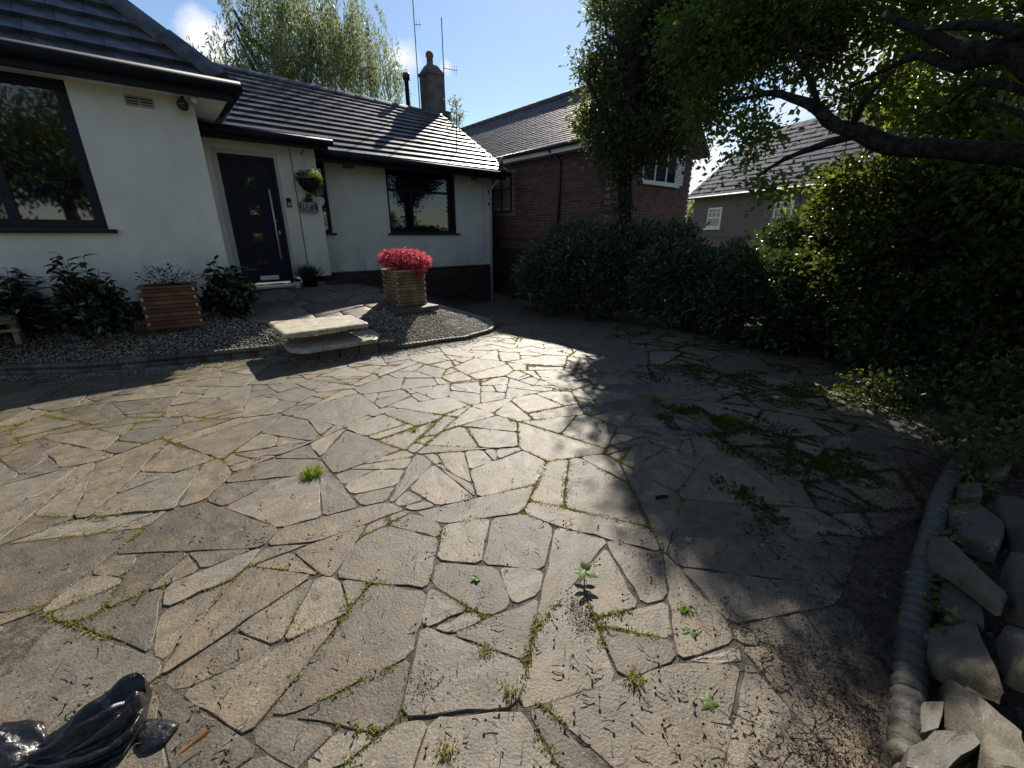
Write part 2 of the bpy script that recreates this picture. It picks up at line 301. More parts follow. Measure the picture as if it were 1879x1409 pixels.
_wt = np.linalg.solve(_K, np.r_[CT[:, 2], 0, 0, 0])
def bedz(X, Y):
    X = np.atleast_1d(np.asarray(X, float)); Y = np.atleast_1d(np.asarray(Y, float)); r = np.sqrt((X[:, None]-CT[None, :, 0])**2+(Y[:, None]-CT[None, :, 1])**2)
    return np.clip(_phi(r)@_wt[:_n] + _wt[_n] + _wt[_n+1]*X + _wt[_n+2]*Y, -.5, .62)
def bz(x, y): return float(bedz([x], [y])[0])
BEDPOLY = EDGE + [tuple(W(6.65*1.22, 8.96*1.22)[:2]), tuple(W(-3, 8.96*1.22)[:2]), (-11, 8)]
def inpoly(X, Y, poly):
    X = np.asarray(X); Y = np.asarray(Y); c = np.zeros(X.shape, bool); n = len(poly)
    for i in range(n):
        x0, y0 = poly[i]; x1, y1 = poly[(i+1) % n]
        if y0 == y1: continue
        k = ((y0 > Y) != (y1 > Y)) & (X < (x1-x0)*(Y-y0)/(y1-y0)+x0); c ^= k
    return c
g = MB(); g.add([(x, y, z) for y, z in ((-600, -.06), (6.5, -.06), (20, -.72), (1500, -.72)) for x in (-900, 900)], [(0, 1, 3, 2), (2, 3, 5, 4), (4, 5, 7, 6)]); tag(g.build('ground', M['lawn']), kind='structure')
g = MB()
g.add([(3.0, -2, -.03), (14, -2, -.03), (14, 6.5, -.03), (3.0, 6.5, -.03), (.8, 16, -.49), (14, 16, -.49)], [(0, 1, 2, 3), (3, 2, 5, 4)]); tag(g.build('soil', M['soil']), kind='structure')
# drive base
DRIVE = [(-9, -1.5), (.95, -1.5)] + [tuple(gp(u, v)[:2]) for u, v in ((1625, 1409), (1640, 1200), (1680, 1000), (1730, 880), (1795, 790))] + [(4.6, 4.6), (4.1, 6.0), (3.0, 7.9), (1.8, 9.6), (1.0, 11.5), (1.2, 17), (-.7, 17), (-.7, 13.2)] + [(x, y) for x, y in EDGE[::-1]] + [(-9, 4.4)]
def tri_sheet(poly, dz):
    a = [clip_y(poly, 6.5, 1), clip_y(poly, 6.5, -1)]; mb = MB()
    for p in a: mb.add([(x, y, gh(x, y)+dz) for x, y in p], [tuple(range(len(p)))])
    return mb
def clip_y(poly, y0, sg):
    out = []; m = len(poly)
    for i in range(m):
        p, q = poly[i], poly[(i+1) % m]; a, b = (p[1]-y0)*sg, (q[1]-y0)*sg
        if a <= 0: out.append(p)
        if a*b < 0: t = a/(a-b); out.append((p[0]+(q[0]-p[0])*t, p[1]+(q[1]-p[1])*t))
    return out
drv = tri_sheet(DRIVE, .0075).build('driveway', M['joint']); tag(drv, kind='structure')
# bed sheet
gx, gy = np.meshgrid(np.arange(-11, .5, .12), np.arange(4.2, 14.0, .12)); Z = bedz(gx.ravel(), gy.ravel()).reshape(gx.shape); ins = inpoly(gx.ravel(), gy.ravel(), BEDPOLY).reshape(gx.shape)
Z = Z + rng.normal(size=Z.shape)*.006
Z[~ins] = np.array([gh(0, y) for y in gy[~ins]])-.04
V = np.stack([gx, gy, Z], -1).reshape(-1, 3); ny, nx = gx.shape
ii = (np.arange(ny-1)[:, None]*nx+np.arange(nx-1)[None, :]).ravel(); near = ins.ravel()
Fq = np.stack([ii, ii+1, ii+nx+1, ii+nx], 1); Fq = Fq[near[Fq].any(1)]
bed = tag(link('gravel_bed', npmesh('gravel_bed', V, Fq, M['bed'], True)), kind='structure')

# ---- crazy paving polygons: voronoi cells split again and again
def clip(poly, n, d):
    out = []; m = len(poly)
    for i in range(m):
        p = poly[i]; q = poly[(i+1) % m]; a = p[0]*n[0]+p[1]*n[1]-d; b = q[0]*n[0]+q[1]*n[1]-d
        if a <= 0: out.append(p)
        if (a < 0 < b) or (b < 0 < a): t = a/(a-b); out.append((p[0]+(q[0]-p[0])*t, p[1]+(q[1]-p[1])*t))
    return out
def area(p): return .5*sum(p[i][0]*p[(i+1) % len(p)][1]-p[(i+1) % len(p)][0]*p[i][1] for i in range(len(p)))
def cent(p): return (sum(q[0] for q in p)/len(p), sum(q[1] for q in p)/len(p))
def crazy(x0, x1, y0, y1, step, amax):
    seeds = [(x+random.uniform(-.48, .48)*step, y+random.uniform(-.48, .48)*step) for x in np.arange(x0, x1, step) for y in np.arange(y0, y1, step)]
    SA = np.array(seeds); cells = []
    for i, s in enumerate(seeds):
        poly = [(s[0]-2*step, s[1]-2*step), (s[0]+2*step, s[1]-2*step), (s[0]+2*step, s[1]+2*step), (s[0]-2*step, s[1]+2*step)]
        dd = ((SA-SA[i])**2).sum(1)
        for j in np.argsort(dd)[1:14]:
            q = seeds[j]; n = (q[0]-s[0], q[1]-s[1]); poly = clip(poly, n, (q[0]**2+q[1]**2-s[0]**2-s[1]**2)/2)
            if len(poly) < 3: break
        if len(poly) >= 3: cells.append(poly)
    out = []
    while cells:
        p = cells.pop(); A = area(p); lim = amax*random.choice((.12, .25, .5, .9, 1.3, 1.9, 2.8))
        if A < lim or A < .02: out.append(p); continue
        c = cent(p); P = np.array(p)-c; u_, s_, vt = np.linalg.svd(P); ax = vt[0]
        th = atan2(ax[1], ax[0])+random.gauss(0, .62); n = (cos(th), sin(th)); d = n[0]*c[0]+n[1]*c[1]+random.uniform(-.36, .36)*sqrt(A)
        for sg in (1, -1):
            k = clip(p, (n[0]*sg, n[1]*sg), d*sg)
            if len(k) >= 3: cells.append(k)
    return out
def inset(p, lo, hi):
    q = list(p); m = len(p)
    for i in range(m):
        a = p[i]; b = p[(i+1) % m]; ex, ey = b[0]-a[0], b[1]-a[1]; l = sqrt(ex*ex+ey*ey)
        if l < 1e-4: continue
        n = (ey/l, -ex/l); g_ = random.uniform(lo, hi); q = clip(q, n, n[0]*a[0]+n[1]*a[1]-g_)
        if len(q) < 3: return None
    return q
def outline(q, seg=.07, amp=.011):
    pts = []; m = len(q)
    for i in range(m):
        a = Vector((*q[i], 0)); b = Vector((*q[(i+1) % m], 0)); l = (b-a).length
        if l < .01: continue
        ch = min(.03, l*.25); k = max(1, int(round((l-2*ch)/seg))); t = (b-a)/l; nr = Vector((t.y, -t.x, 0))
        for j in range(k+1):
            s_ = ch+(l-2*ch)*j/k; p = a+t*s_; e = noise.noise(Vector((p.x*9, p.y*9, 3)))*amp*1.6+noise.noise(Vector((p.x*30, p.y*30, 8)))*amp*.8
            pts.append(p+nr*(e if 0 < j < k else e*.4-.002))
    return pts
def slab_geo(q, hf, mb, th=.035):
    pts = outline(q); n = len(pts)
    if n < 5: return False
    c = sum(pts, Vector())/n; tx, ty = random.gauss(0, .005), random.gauss(0, .005); dz = random.uniform(-.002, .004)
    zt = lambda p: hf(p.x, p.y)+dz+(p.x-c.x)*tx+(p.y-c.y)*ty
    vs = []
    for p in pts: vs.append((p.x, p.y, zt(p)-th))
    for p in pts: vs.append((p.x, p.y, zt(p)-.0025+random.uniform(-.0012, .0012)))
    for p in pts:
        d = (c-p); l = max(d.length, .01); r = p+d*(min(.004, .3*l)/l); vs.append((r.x, r.y, zt(r)))
    for p in pts:
        r = c+(p-c)*.55; vs.append((r.x, r.y, zt(r)+noise.noise(Vector((r.x*5, r.y*5, 0)))*.004))
    vs.append((c.x, c.y, zt(c)+random.uniform(-.001, .002)))
    fs = []
    for k in range(3):
        fs += [(k*n+i, k*n+(i+1) % n, (k+1)*n+(i+1) % n, (k+1)*n+i) for i in range(n)]
    fs += [(3*n+i, 3*n+(i+1) % n, 4*n) for i in range(n)]
    mb.add(vs, fs); return True
drive_h = lambda x, y: gh(x, y)+.012+.006*noise.noise(Vector((x*.8, y*.8, 1)))
cells = []; cid = []
for p in crazy(-8.4, 5.2, .0, 15.5, .82, .155):
    c = cent(p)
    if not inpoly([c[0]], [c[1]], DRIVE)[0]: continue
    if sum(not inpoly([a], [b], DRIVE)[0] for a, b in p) > len(p)*.4: continue
    q = inset(p, .0005, .0045)
    if q is None or area(q) < .004: continue
    dist = sqrt(c[0]**2+c[1]**2+EYE**2); show = area(q)*EYE/dist**3
    vis = c[1] > abs(c[0])*.70-.4 and c[1] > .55
    cells.append((show*(1 if vis else .001), q))
cells.sort(key=lambda t: -t[0]); rest = MB()
for i, (s_, q) in enumerate(cells):
    if i < 300:
        c = cent(q); mb = MB((c[0], c[1], 0)); 
        if slab_geo(q, drive_h, mb): o = mb.build('paving_slab', M['slab'], drv); o.location = (c[0], c[1], 0)
    else: slab_geo(q, drive_h, rest)
tag(rest.build('paving_slab', M['slab'], drv), kind='stuff')
# paving on the raised platform behind the steps
PLAT = [(-4.6, 6.6), (-3.5, 6.3), (-2.6, 6.85), (-2.3, 7.3), (-2.3, 7.9), (-2.6, 8.8), (-3.2, 9.6), (-4.6, 9.3), (-5.0, 7.8), (-4.9, 7.0)]
for p in crazy(-5.2, -2.2, 6.2, 9.7, .8, .2):
    c = cent(p)
    if inpoly([c[0]], [c[1]], PLAT)[0]:
        q = inset(p, .006, .016)
        if q and area(q) > .01:
            mb = MB(); 
            if slab_geo(q, lambda x, y: bz(x, y)+.03, mb, .05): mb.build('paving_slab', M['slab'], bed, True)

# ---- stuff lying about: pebbles, moss, twigs, litter
def pebbles(name, X, Y, Z, s, mat):
    Z = Z+0; n = len(X); base = np.array([(1, 0, 0), (0, 1, 0), (-1, 0, 0), (0, -1, 0), (0, 0, .6), (0, 0, -.6)], float)
    Fb = np.array([(0, 1, 4), (1, 2, 4), (2, 3, 4), (3, 0, 4), (1, 0, 5), (2, 1, 5), (3, 2, 5), (0, 3, 5)])
    V = base[None]*(1+rng.uniform(-.35, .35, (n, 6, 1))); th = rng.uniform(0, 6.28, n); c, s1 = np.cos(th)[:, None], np.sin(th)[:, None]
    el = rng.uniform(.6, 1, n)[:, None]; x = V[:, :, 0]; y = V[:, :, 1]*el; V = np.stack([x*c-y*s1, x*s1+y*c, V[:, :, 2]+.3*x*rng.normal(size=(n, 1))], -1)*s[:, None, None]
    V += np.stack([X, Y, Z], -1)[:, None]
    return npmesh(name, V.reshape(-1, 3), (np.arange(n)[:, None, None]*6+Fb[None]).reshape(-1, 3), mat)
def scatter(n, x0, x1, y0, y1, poly): 
    X = rng.uniform(x0, x1, n); Y = rng.uniform(y0, y1, n); k = inpoly(X, Y, poly); return X[k], Y[k]
X, Y = scatter(70000, -7.6, -.1, 4.7, 9.2, BEDPOLY)
k = (Y < 7.0+.35*(X+4)) & ~inpoly(X, Y, PLAT); k |= (X > -2.2); X, Y = X[k], Y[k]
Zb = bedz(X, Y); tag(link('bed_gravel', pebbles('bed_gravel', X, Y, Zb+.006, rng.uniform(.007, .017, len(X)), M['pebble'])), 'small mixed grey and buff gravel covering the raised bed', 'gravel', kind='stuff')
ea = np.array(EDGE[1:15]); t = rng.uniform(0, len(ea)-1.001, 5200); i = t.astype(int); f = (t-i)[:, None]; P = ea[i]*(1-f)+ea[i+1]*f
off = np.abs(rng.normal(size=len(P)))*.16+.06; P[:, 1] -= off; P[:, 0] += off*.35+rng.normal(size=len(P))*.05
tag(link('scattered_gravel', pebbles('scattered_gravel', P[:, 0], P[:, 1], np.array([gh(0, y) for y in P[:, 1]])+.018, rng.uniform(.004, .011, len(P)), M['pebble'])), 'loose gravel spilled over the paving along the bed edging', 'gravel', kind='stuff')
def n2(x, y, s, k=0): return noise.noise(Vector((x*s, y*s, k)))
mp_, dk_ = [], []
for s_, q in cells:
    m = len(q)
    for i in range(m):
        a = q[i]; b = q[(i+1) % m]; l = math.hypot(b[0]-a[0], b[1]-a[1]); ns = int(l/.012)
        for j in range(ns):
            t = random.random(); x = a[0]+(b[0]-a[0])*t; y = a[1]+(b[1]-a[1])*t
            if y > 9 or y < .7 or abs(x) > y*1.5+.6: continue
            v = n2(x, y, 1.05, 5)+.55*n2(x, y, 3.3, 9)
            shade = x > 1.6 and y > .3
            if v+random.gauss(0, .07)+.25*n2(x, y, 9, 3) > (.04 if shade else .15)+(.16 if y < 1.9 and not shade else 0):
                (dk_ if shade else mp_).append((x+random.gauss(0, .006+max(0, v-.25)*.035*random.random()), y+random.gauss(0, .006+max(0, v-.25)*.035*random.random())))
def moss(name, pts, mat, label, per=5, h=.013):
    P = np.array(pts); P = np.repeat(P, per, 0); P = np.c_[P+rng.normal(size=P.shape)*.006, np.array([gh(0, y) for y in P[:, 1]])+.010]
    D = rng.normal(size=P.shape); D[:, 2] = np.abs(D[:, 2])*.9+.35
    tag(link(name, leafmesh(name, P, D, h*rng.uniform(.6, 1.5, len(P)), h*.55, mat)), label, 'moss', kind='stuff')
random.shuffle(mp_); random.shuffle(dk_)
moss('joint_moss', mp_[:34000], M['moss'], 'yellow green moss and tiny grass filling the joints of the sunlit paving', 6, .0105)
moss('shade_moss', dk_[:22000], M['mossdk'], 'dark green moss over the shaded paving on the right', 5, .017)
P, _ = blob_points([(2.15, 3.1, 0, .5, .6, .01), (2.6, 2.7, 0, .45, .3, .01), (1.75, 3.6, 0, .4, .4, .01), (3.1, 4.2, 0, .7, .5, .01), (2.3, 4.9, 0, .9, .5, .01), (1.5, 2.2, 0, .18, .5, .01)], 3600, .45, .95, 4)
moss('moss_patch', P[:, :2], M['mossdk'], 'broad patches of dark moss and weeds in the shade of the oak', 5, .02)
def twigs(name, P, ln, label, mat, cat, r=.0016, knob=.35):
    mb = MB()
    for x, y in P:
        a = random.uniform(0, 6.28); L = random.uniform(*ln); p = Vector((x, y, .022)); k = random.gauss(0, .5)
        q = p+Vector((cos(a), sin(a), random.uniform(.0, .35)))*L*.5; e = q+Vector((cos(a+k), sin(a+k), random.uniform(-.1, .4)))*L*.5
        mb.tube([p, q, e], [r*1.3, r, r*.7], 4)
        if random.random() < knob: mb.tube([e-Vector((0, 0, .004)), e, e+Vector((0, 0, .006)), e+Vector((0, 0, .009))], [.002, .005, .0045, .001], 5)
    tag(mb.build(name, mat), label, cat, kind='stuff')
Pt = []
while len(Pt) < 620:
    y = .55+abs(random.gauss(0, 1.6)); x = random.uniform(-y*1.2-.5, y*.9+.6)
    if inpoly([x], [y], DRIVE)[0] and random.random() < .5+.9*n2(x, y, 2.2, 4)+.3*(x > 0): Pt.append((x, y))
twigs('fallen_twigs', Pt, (.018, .05), 'short dead twigs and acorn stalks strewn over the paving', M['twig'], 'twigs')
RP = [gp(u, v) for u, v in ((1618, 1470), (1622, 1409), (1640, 1200), (1660, 1090), (1685, 1000), (1705, 930), (1735, 875), (1765, 830), (1800, 790), (1830, 760))]
RP[0] = Vector((1.05, .55, 0))
def alongR(n, sd, bias):
    o = []
    for _ in range(n):
        t = random.uniform(0, len(RP)-1.001); i = int(t); p = RP[i].lerp(RP[i+1], t-i); d = (RP[i+1]-RP[i]).normalized(); nr = Vector((-d.y, d.x, 0)); p = p+nr*(abs(random.gauss(0, sd))+bias); o.append((p.x, p.y))
    return o
Lp = alongR(17000, .16, .02)+[p for p in alongR(1600, .34, .1)]
cl = [gp(u, v) for u, v in ((1065, 1130), (1070, 1150), (1050, 1110), (770, 1265), (860, 915), (1440, 1210), (1400, 1180), (1480, 1240), (1530, 1300), (1350, 1160))]
for c in cl: Lp += [(c.x+random.gauss(0, .03), c.y+random.gauss(0, .05)) for _ in range(130)]
P = np.array(Lp); P = np.c_[P, rng.uniform(.012, .035, len(P))]; D = rng.normal(size=P.shape); D[:, 2] *= .35
tag(link('leaf_litter', leafmesh('leaf_litter', P, D, rng.uniform(.004, .012, len(P))*np.where(rng.random(len(P)) < .05, 2.6, 1), rng.uniform(.003, .007, len(P)), M['litter'], .3)), 'brown leaf litter and seed husks banked along the rope edging', 'leaf litter', kind='stuff')
gr = []
while len(gr) < 5200:
    y = .55+abs(random.gauss(0, 2.2)); x = random.uniform(-y*1.25-.5, y*1.0+.7)
    if inpoly([x], [y], DRIVE)[0] and random.random() < .35+1.2*n2(x, y, 1.7, 14)+.3*(x > .6): gr.append((x, y, gh(x, y)+.019))
gr = np.array(gr); tag(link('grit', pebbles('grit', gr[:, 0], gr[:, 1], gr[:, 2], rng.uniform(.0015, .0045, len(gr)), M['twig'])), 'dark crumbs of seed husk and grit scattered over the paving', 'grit', kind='stuff')
twigs('litter_twigs', alongR(500, .22, .04), (.03, .09), 'dry twigs mixed into the litter beside the right edging', M['twig'], 'twigs')

# ---------------------------------------------------------------- rope edging tiles
def rope(path, name, label, L=.30, r=.05, h=.10, mat='rope', post=True):
    root = thing(name, label, 'edging', path[0]); pts = [path[0].copy()]; tot = 0
    for i in range(len(path)-1):
        n = max(2, int((path[i+1]-path[i]).length/.02)); pts += [path[i].lerp(path[i+1], j/n) for j in range(1, n+1)]
    i0 = 0
    while i0 < len(pts)-3:
        d = 0; i1 = i0
        while i1 < len(pts)-1 and d < L-.006: d += (pts[i1+1]-pts[i1]).length; i1 += 1
        seg = pts[i0:i1+1]; mb = MB(tuple(path[0])); vs = []; fs = []; K = 16; z0 = random.uniform(-.006, .006); m = max(6, int(d/.011))
        for k in range(m+1):
            t = k/m*(len(seg)-1)*.985; a = int(t); p = seg[a].lerp(seg[min(a+1, len(seg)-1)], t-a); dr = (seg[-1]-seg[0]).normalized(); nr = Vector((-dr.y, dr.x, 0)); s_ = k/m*d+tot
            for j in range(K):
                th = 2*pi*j/K; rr = r*(.84+.24*abs(sin((th*1.0+s_*2*pi/.062)*.5))**.8); vs.append(p+nr*cos(th)*rr+Vector((0, 0, h+z0+sin(th)*rr)))
        fs = [(k*K+j, k*K+(j+1) % K, (k+1)*K+(j+1) % K, (k+1)*K+j) for k in range(m) for j in range(K)]+[tuple(reversed(range(K))), tuple(range(m*K, (m+1)*K))]
        mb.add(vs, fs); a, b = seg[0], seg[-1]; dr = (b-a).normalized(); nr = Vector((-dr.y, dr.x, 0))*r*.5; b = b-dr*.006
        mb.hexa([a-nr+Vector((0, 0, -.05)), b-nr+Vector((0, 0, -.05)), b+nr+Vector((0, 0, -.05)), a+nr+Vector((0, 0, -.05)), a-nr+Vector((0, 0, h-.5*r)), b-nr+Vector((0, 0, h-.5*r)), b+nr+Vector((0, 0, h-.5*r)), a+nr+Vector((0, 0, h-.5*r))])
        mb.build('edging_tile', M[mat], root, True); tot += d; i0 = i1
    return root
rope([p+Vector((.05, 0, 0)) for p in RP[:9]], 'rope_edging', 'rope topped clay edging running down the right side of the paving', r=.05, h=.075)
rope([Vector((x, y, gh(x, y))) for x, y in EDGE[0:8]], 'rope_edging', 'rope topped clay edging in front of the left gravel bed', r=.042, h=.11)
rope([Vector((x, y, gh(x, y))) for x, y in EDGE[9:17]], 'rope_edging', 'mossy edging curving round the tip of the gravel bed right of the steps', r=.04, h=.05)

# ---------------------------------------------------------------- rockery right of the edging
g = MB(); gx = np.linspace(0, 1, 14); nr_ = 14
vs = []
RQ = RP[:10]+[Vector((5.2, 3.9, 0))]
for p in RQ:
    for j in range(9):
        s_ = j*.28; vs.append((p.x+.09+s_, p.y-.12*s_, .03+.42*(1-math.exp(-s_*.9))+.04*n2(p.x+s_, p.y, 3)))
g.add(vs, [(i*9+j, i*9+j+1, (i+1)*9+j+1, (i+1)*9+j) for i in range(len(RQ)-1) for j in range(8)]); tag(g.build('bank', M['soil'], None, True), kind='structure')
Lb = alongR(2600, .0, 0); Pb = []
for x_, y_ in Lb:
    s_ = abs(random.gauss(0, .55)); Pb.append((x_+.11+s_, y_-.12*s_, .05+.42*(1-math.exp(-s_*.9))+random.uniform(0, .02)))
Pb = np.array(Pb); D = rng.normal(size=Pb.shape); D[:, 2] *= .4
tag(link('leaf_litter', leafmesh('leaf_litter', Pb, D, rng.uniform(.012, .05, len(Pb)), rng.uniform(.008, .024, len(Pb)), M['litter'], .3)), 'dead leaves caught between the rockery stones on the bank', 'leaf litter', kind='stuff')
def rock(label, pts, base, th=.10, lean=.0, seed=0, z0=None):
    """pts: image outline of the top face, base: heights of those corners"""
    top = [gp(u, v, z) for (u, v), z in zip(pts, base)]; c = sum(top, Vector())/len(top)
    P = []; m = len(top)
    for i in range(m):
        a, b = top[i], top[(i+1) % m]
        for k in range(4):
            p = a.lerp(b, k/4+.04); e = (p-c).normalized(); q = p+e*noise.noise(p*11+Vector((seed, 0, 0)))*.022; q.z = p.z+noise.noise(p*9+Vector((0, seed, 0)))*.008; P.append(q)
    n = len(P); dn = Vector((0, 0, -th)); vs = [c+(p-c)*1.03+dn+Vector((0, 0, noise.noise(p*8)*.02)) for p in P]+[p-Vector((0, 0, th*.45))+(p-c)*.05*noise.noise(p*20) for p in P]+[p-Vector((0, 0, .012)) for p in P]+[c+(p-c)*.94 for p in P]+[c+(p-c)*.5+Vector((0, 0, noise.noise(p*14)*.012)) for p in P]+[c]
    fs = [(k*n+i, k*n+(i+1) % n, (k+1)*n+(i+1) % n, (k+1)*n+i) for k in range(4) for i in range(n)]+[(4*n+i, 4*n+(i+1) % n, 5*n) for i in range(n)]+[tuple(reversed(range(n)))]
    mb = MB(tuple(c-Vector((0, 0, th)))); mb.add([tuple(v) for v in vs], fs); o = mb.build('rockery_stone', M['rock'], None, True); e_ = o.modifiers.new('edges', 'EDGE_SPLIT'); e_.split_angle = radians(38); o.location = c-Vector((0, 0, th))
    a2 = sum((top[i].x*top[(i+1) % m].y-top[(i+1) % m].x*top[i].y) for i in range(m))
    if a2 < 0: o.data.flip_normals()
    return tag(o, label, 'stone', 'stones of the rockery')
rock('big blocky pale topped stone at the bottom right corner of the rockery', [(1668, 1372), (1710, 1338), (1790, 1340), (1800, 1362), (1740, 1409), (1664, 1409)], [.20, .22, .25, .26, .24, .2], .2, seed=1)
rock('flat tan slab catching the sun, resting against the rope edging', [(1703, 985), (1733, 980), (1850, 1088), (1840, 1110), (1700, 1022)], [.16, .18, .34, .33, .14], .045, seed=2)
rock('long grey slab below the sunlit tan slab', [(1735, 1050), (1800, 1095), (1812, 1150), (1745, 1140), (1722, 1100)], [.12, .2, .22, .13, .1], .07, seed=3)
rock('wide dark slab leaning into the bank in the middle of the rockery', [(1695, 1150), (1790, 1135), (1850, 1270), (1790, 1250), (1700, 1205)], [.1, .2, .33, .24, .12], .07, seed=4)
rock('broad sloping slab filling the lower right of the rockery', [(1735, 1235), (1800, 1280), (1879, 1340), (1900, 1420), (1810, 1405), (1800, 1355), (1728, 1330)], [.14, .24, .33, .36, .3, .26, .14], .09, seed=5)
rock('small upright wedge stone touching the rope edging above the blocky stone', [(1692, 1290), (1735, 1282), (1725, 1335), (1688, 1350)], [.13, .15, .16, .13], .1, seed=6)
rock('pale stone half lit near the right frame edge', [(1845, 1148), (1900, 1160), (1910, 1240), (1860, 1225)], [.3, .36, .38, .31], .09, seed=7)
rock('rounded shaded stone behind the sunlit tan slab', [(1735, 925), (1795, 920), (1850, 960), (1840, 1000), (1760, 985)], [.1, .16, .26, .26, .14], .1, seed=8)
rock('thin stone edge sticking out of the bank above the tan slab', [(1755, 888), (1800, 885), (1806, 905), (1765, 912)], [.12, .18, .2, .13], .07, seed=9)
rock('dark lump of stone beside the far end of the edging', [(1790, 815), (1830, 812), (1860, 850), (1810, 870)], [.1, .18, .25, .14], .12, seed=10)
rock('low dark stone at the right edge of the picture', [(1855, 1010), (1900, 1015), (1910, 1110), (1862, 1085)], [.33, .4, .42, .34], .12, seed=11)
rock('shaded stone halfway up the rockery bank against the right frame', [(1830, 905), (1890, 915), (1895, 990), (1850, 965)], [.25, .34, .36, .27], .12, seed=12)

# ---------------------------------------------------------------- bungalow
# The house parts are scaled about the camera eye, each range by its own factor: main range 1.22, the deeper left wing 1.45, the neighbour .88.
KR, KL, KN = 1.22, 1.45, .88
def T(p, k): return Vector((p[0]*k, p[1]*k, p[2]*k+(1-k)*1.65))
def WK(a, b, z=0, k=KR): q = T((a, b, z), k); return W(q.x, q.y, q.z)
def hthing(name, label, cat, a, b, z=0, group=None, k=KR):
    q = T((a, b, z), k); o = thing(name, label, cat, W(*q), HROT, group); o['_o'] = tuple(q); o['_k'] = k; return o
def H(root, k=None): return MB(tuple(root['_o']), k or root['_k'])
BR, BP, BL, AC, AP, AL = 8.88, 8.2, 5.85, 6.62, 2.42, .62
bg_ = hthing('bungalow', 'single storey white rendered bungalow with dark tiled roof and navy front door', 'house', AC, BR)
wl = H(bg_)
WR = (3.94, 5.58, 1.68, 2.92); WN = (2.42, 2.76, 1.68, 2.92); WLn = (-2.3, -.30, 1.70, 2.93); DR = (1.02, 1.78, .84, 2.80)
wl.grid_wall(2.0, AC, .95, 3.02, BR, BR+.25, [WR, (2.4, 2.76, 1.68, 2.92)])
wl.grid_wall(AL+.002, AP, .95, 3.0, BP, BP+.2, [(DR[0], DR[1], .95, DR[3])])
wl.box(AP-.2, AP, BP+.202, BR+.02, .95, 3.0)
wl.box(AC-.25, AC, BR+.252, BR+5.2, .9, 3.02)
wall = wl.build('wall', M['render'], bg_)
wl = H(bg_, KL); wl.grid_wall(-4.2, AL, 1.0, 3.0, BL, BL+.2, [WLn]); wl.box(AL-.2, AL, BL+.202, BL+1.6, 1.0, 3.0); wl.build('wall', M['render'], bg_)
# porch cladding lines and door surround
tr = H(bg_); tr.box(DR[0]-.07, DR[0], BP-.012, BP+.03, .84, DR[3]+.06).box(DR[1], DR[1]+.05, BP-.012, BP+.03, .84, DR[3]+.06).box(DR[0], DR[1], BP-.012, BP+.03, DR[3], DR[3]+.06); tr.build('door_surround', M['upvc'], bg_)
tr = H(bg_); tr.tube([(2.04, BP-.006, .96), (2.04, BP-.006, 2.98)], .006, 6); tr.build('cable', M['iron'], bg_)
# plinth with bricks
pln = H(bg_); pln.box(2.3, AC-.012, BR+.012, BR+.25, -.05, .95); pln.box(AC-.24, AC-.012, BR+.252, BR+5, -.05, .9); pln.box(AL+.1, 2.3, BP+.02, BP+.2, .5, .84)
pl_o = pln.build('plinth', M['mortar'], bg_)
pll = H(bg_, KL).box(-4.2, AL-.01, BL+.02, BL+.2, .3, 1.0).build('plinth', M['mortar'], bg_)
def brickmesh(l, name='brick', mat='brickdk', h=.065, d=.03):
    return MB().box(0, l, 0, d, 0, h).mesh(name, M[mat])
bm1 = brickmesh(.215); cnt = 0; o_ = Vector(bg_['_o'])
for r_ in range(12):
    z = .93-.075*(r_+1)+.012; a = AC-.004; k = 0
    while a > 2.45:
        l = .215 if (k > 0 or r_ % 2 == 0) else .1025; a0 = a-l
        q_ = T((a0, BR-.006+random.uniform(-.0015, .0015), z), KR)
        if bz(*W(q_.x, q_.y-.1)[:2]) < q_.z+.09 and cnt < 295:
            o = link('brick', bm1, pl_o, q_-o_, None, (KR*l/.215, KR, KR)); cnt += 1
        a = a0-.010; k += 1
sb = H(bg_)
for r_ in range(12):
    for k in range(9): sb.box(AC-.022, AC+.002, BR+.03+k*.225, BR+.03+k*.225+.215, .95-.075*(r_+1)+.0, .95-.075*(r_+1)+.065)
tag(sb.build('brick', M['brickdk'], pl_o), kind='stuff'); sb = H(bg_, KL)
for r_ in range(7):
    for k in range(20): sb.box(-4+k*.225+(r_ % 2)*.11, -4+k*.225+.215+(r_ % 2)*.11, BL, BL+.03, 1.0-.075*(r_+1), 1.0-.075*(r_+1)+.065)
tag(sb.build('brick', M['brickdk'], pll), kind='stuff')
# windows
def window(root, rect, b, mull=(), bars=(), name='window', fr='frame', w_=.05, sill=True, gl='glass', proud=.0, sillmat=None, k=None):
    a0, a1, z0, z1 = rect; f = H(root, k); f.box(a0, a1, b+.03, b+.09, z0, z0+w_).box(a0, a1, b+.03, b+.09, z1-w_, z1).box(a0, a0+w_, b+.03, b+.09, z0+w_, z1-w_).box(a1-w_, a1, b+.03, b+.09, z0+w_, z1-w_)
    for m_ in mull: f.box(m_-w_*.45, m_+w_*.45, b+.03, b+.088, z0+w_, z1-w_)
    for z_, p0, p1 in bars: f.box(p0, p1, b+.028, b+.086, z_-w_*.45, z_+w_*.45)
    fo = f.build(name, M[fr], root, bevel=.004)
    ms = [a0+w_, *mull, a1-w_]
    for i in range(len(ms)-1):
        zs = [z0+w_]+[z_ for z_, p0, p1 in bars if p0 < (ms[i]+ms[i+1])/2 < p1]+[z1-w_]
        for j in range(len(zs)-1):
            p = H(root, k); p.box(ms[i]+.002, ms[i+1]-.002, b+.055, b+.062, zs[j]+.002, zs[j+1]-.002); p.build('pane', M[gl], fo)
    if sill:
        s_ = H(root, k); s_.box(a0-.06, a1+.06, b-.05, b+.03, z0-.035, z0-.001); s_.build('sill', M[sillmat or fr], fo, bevel=.004)
    return fo
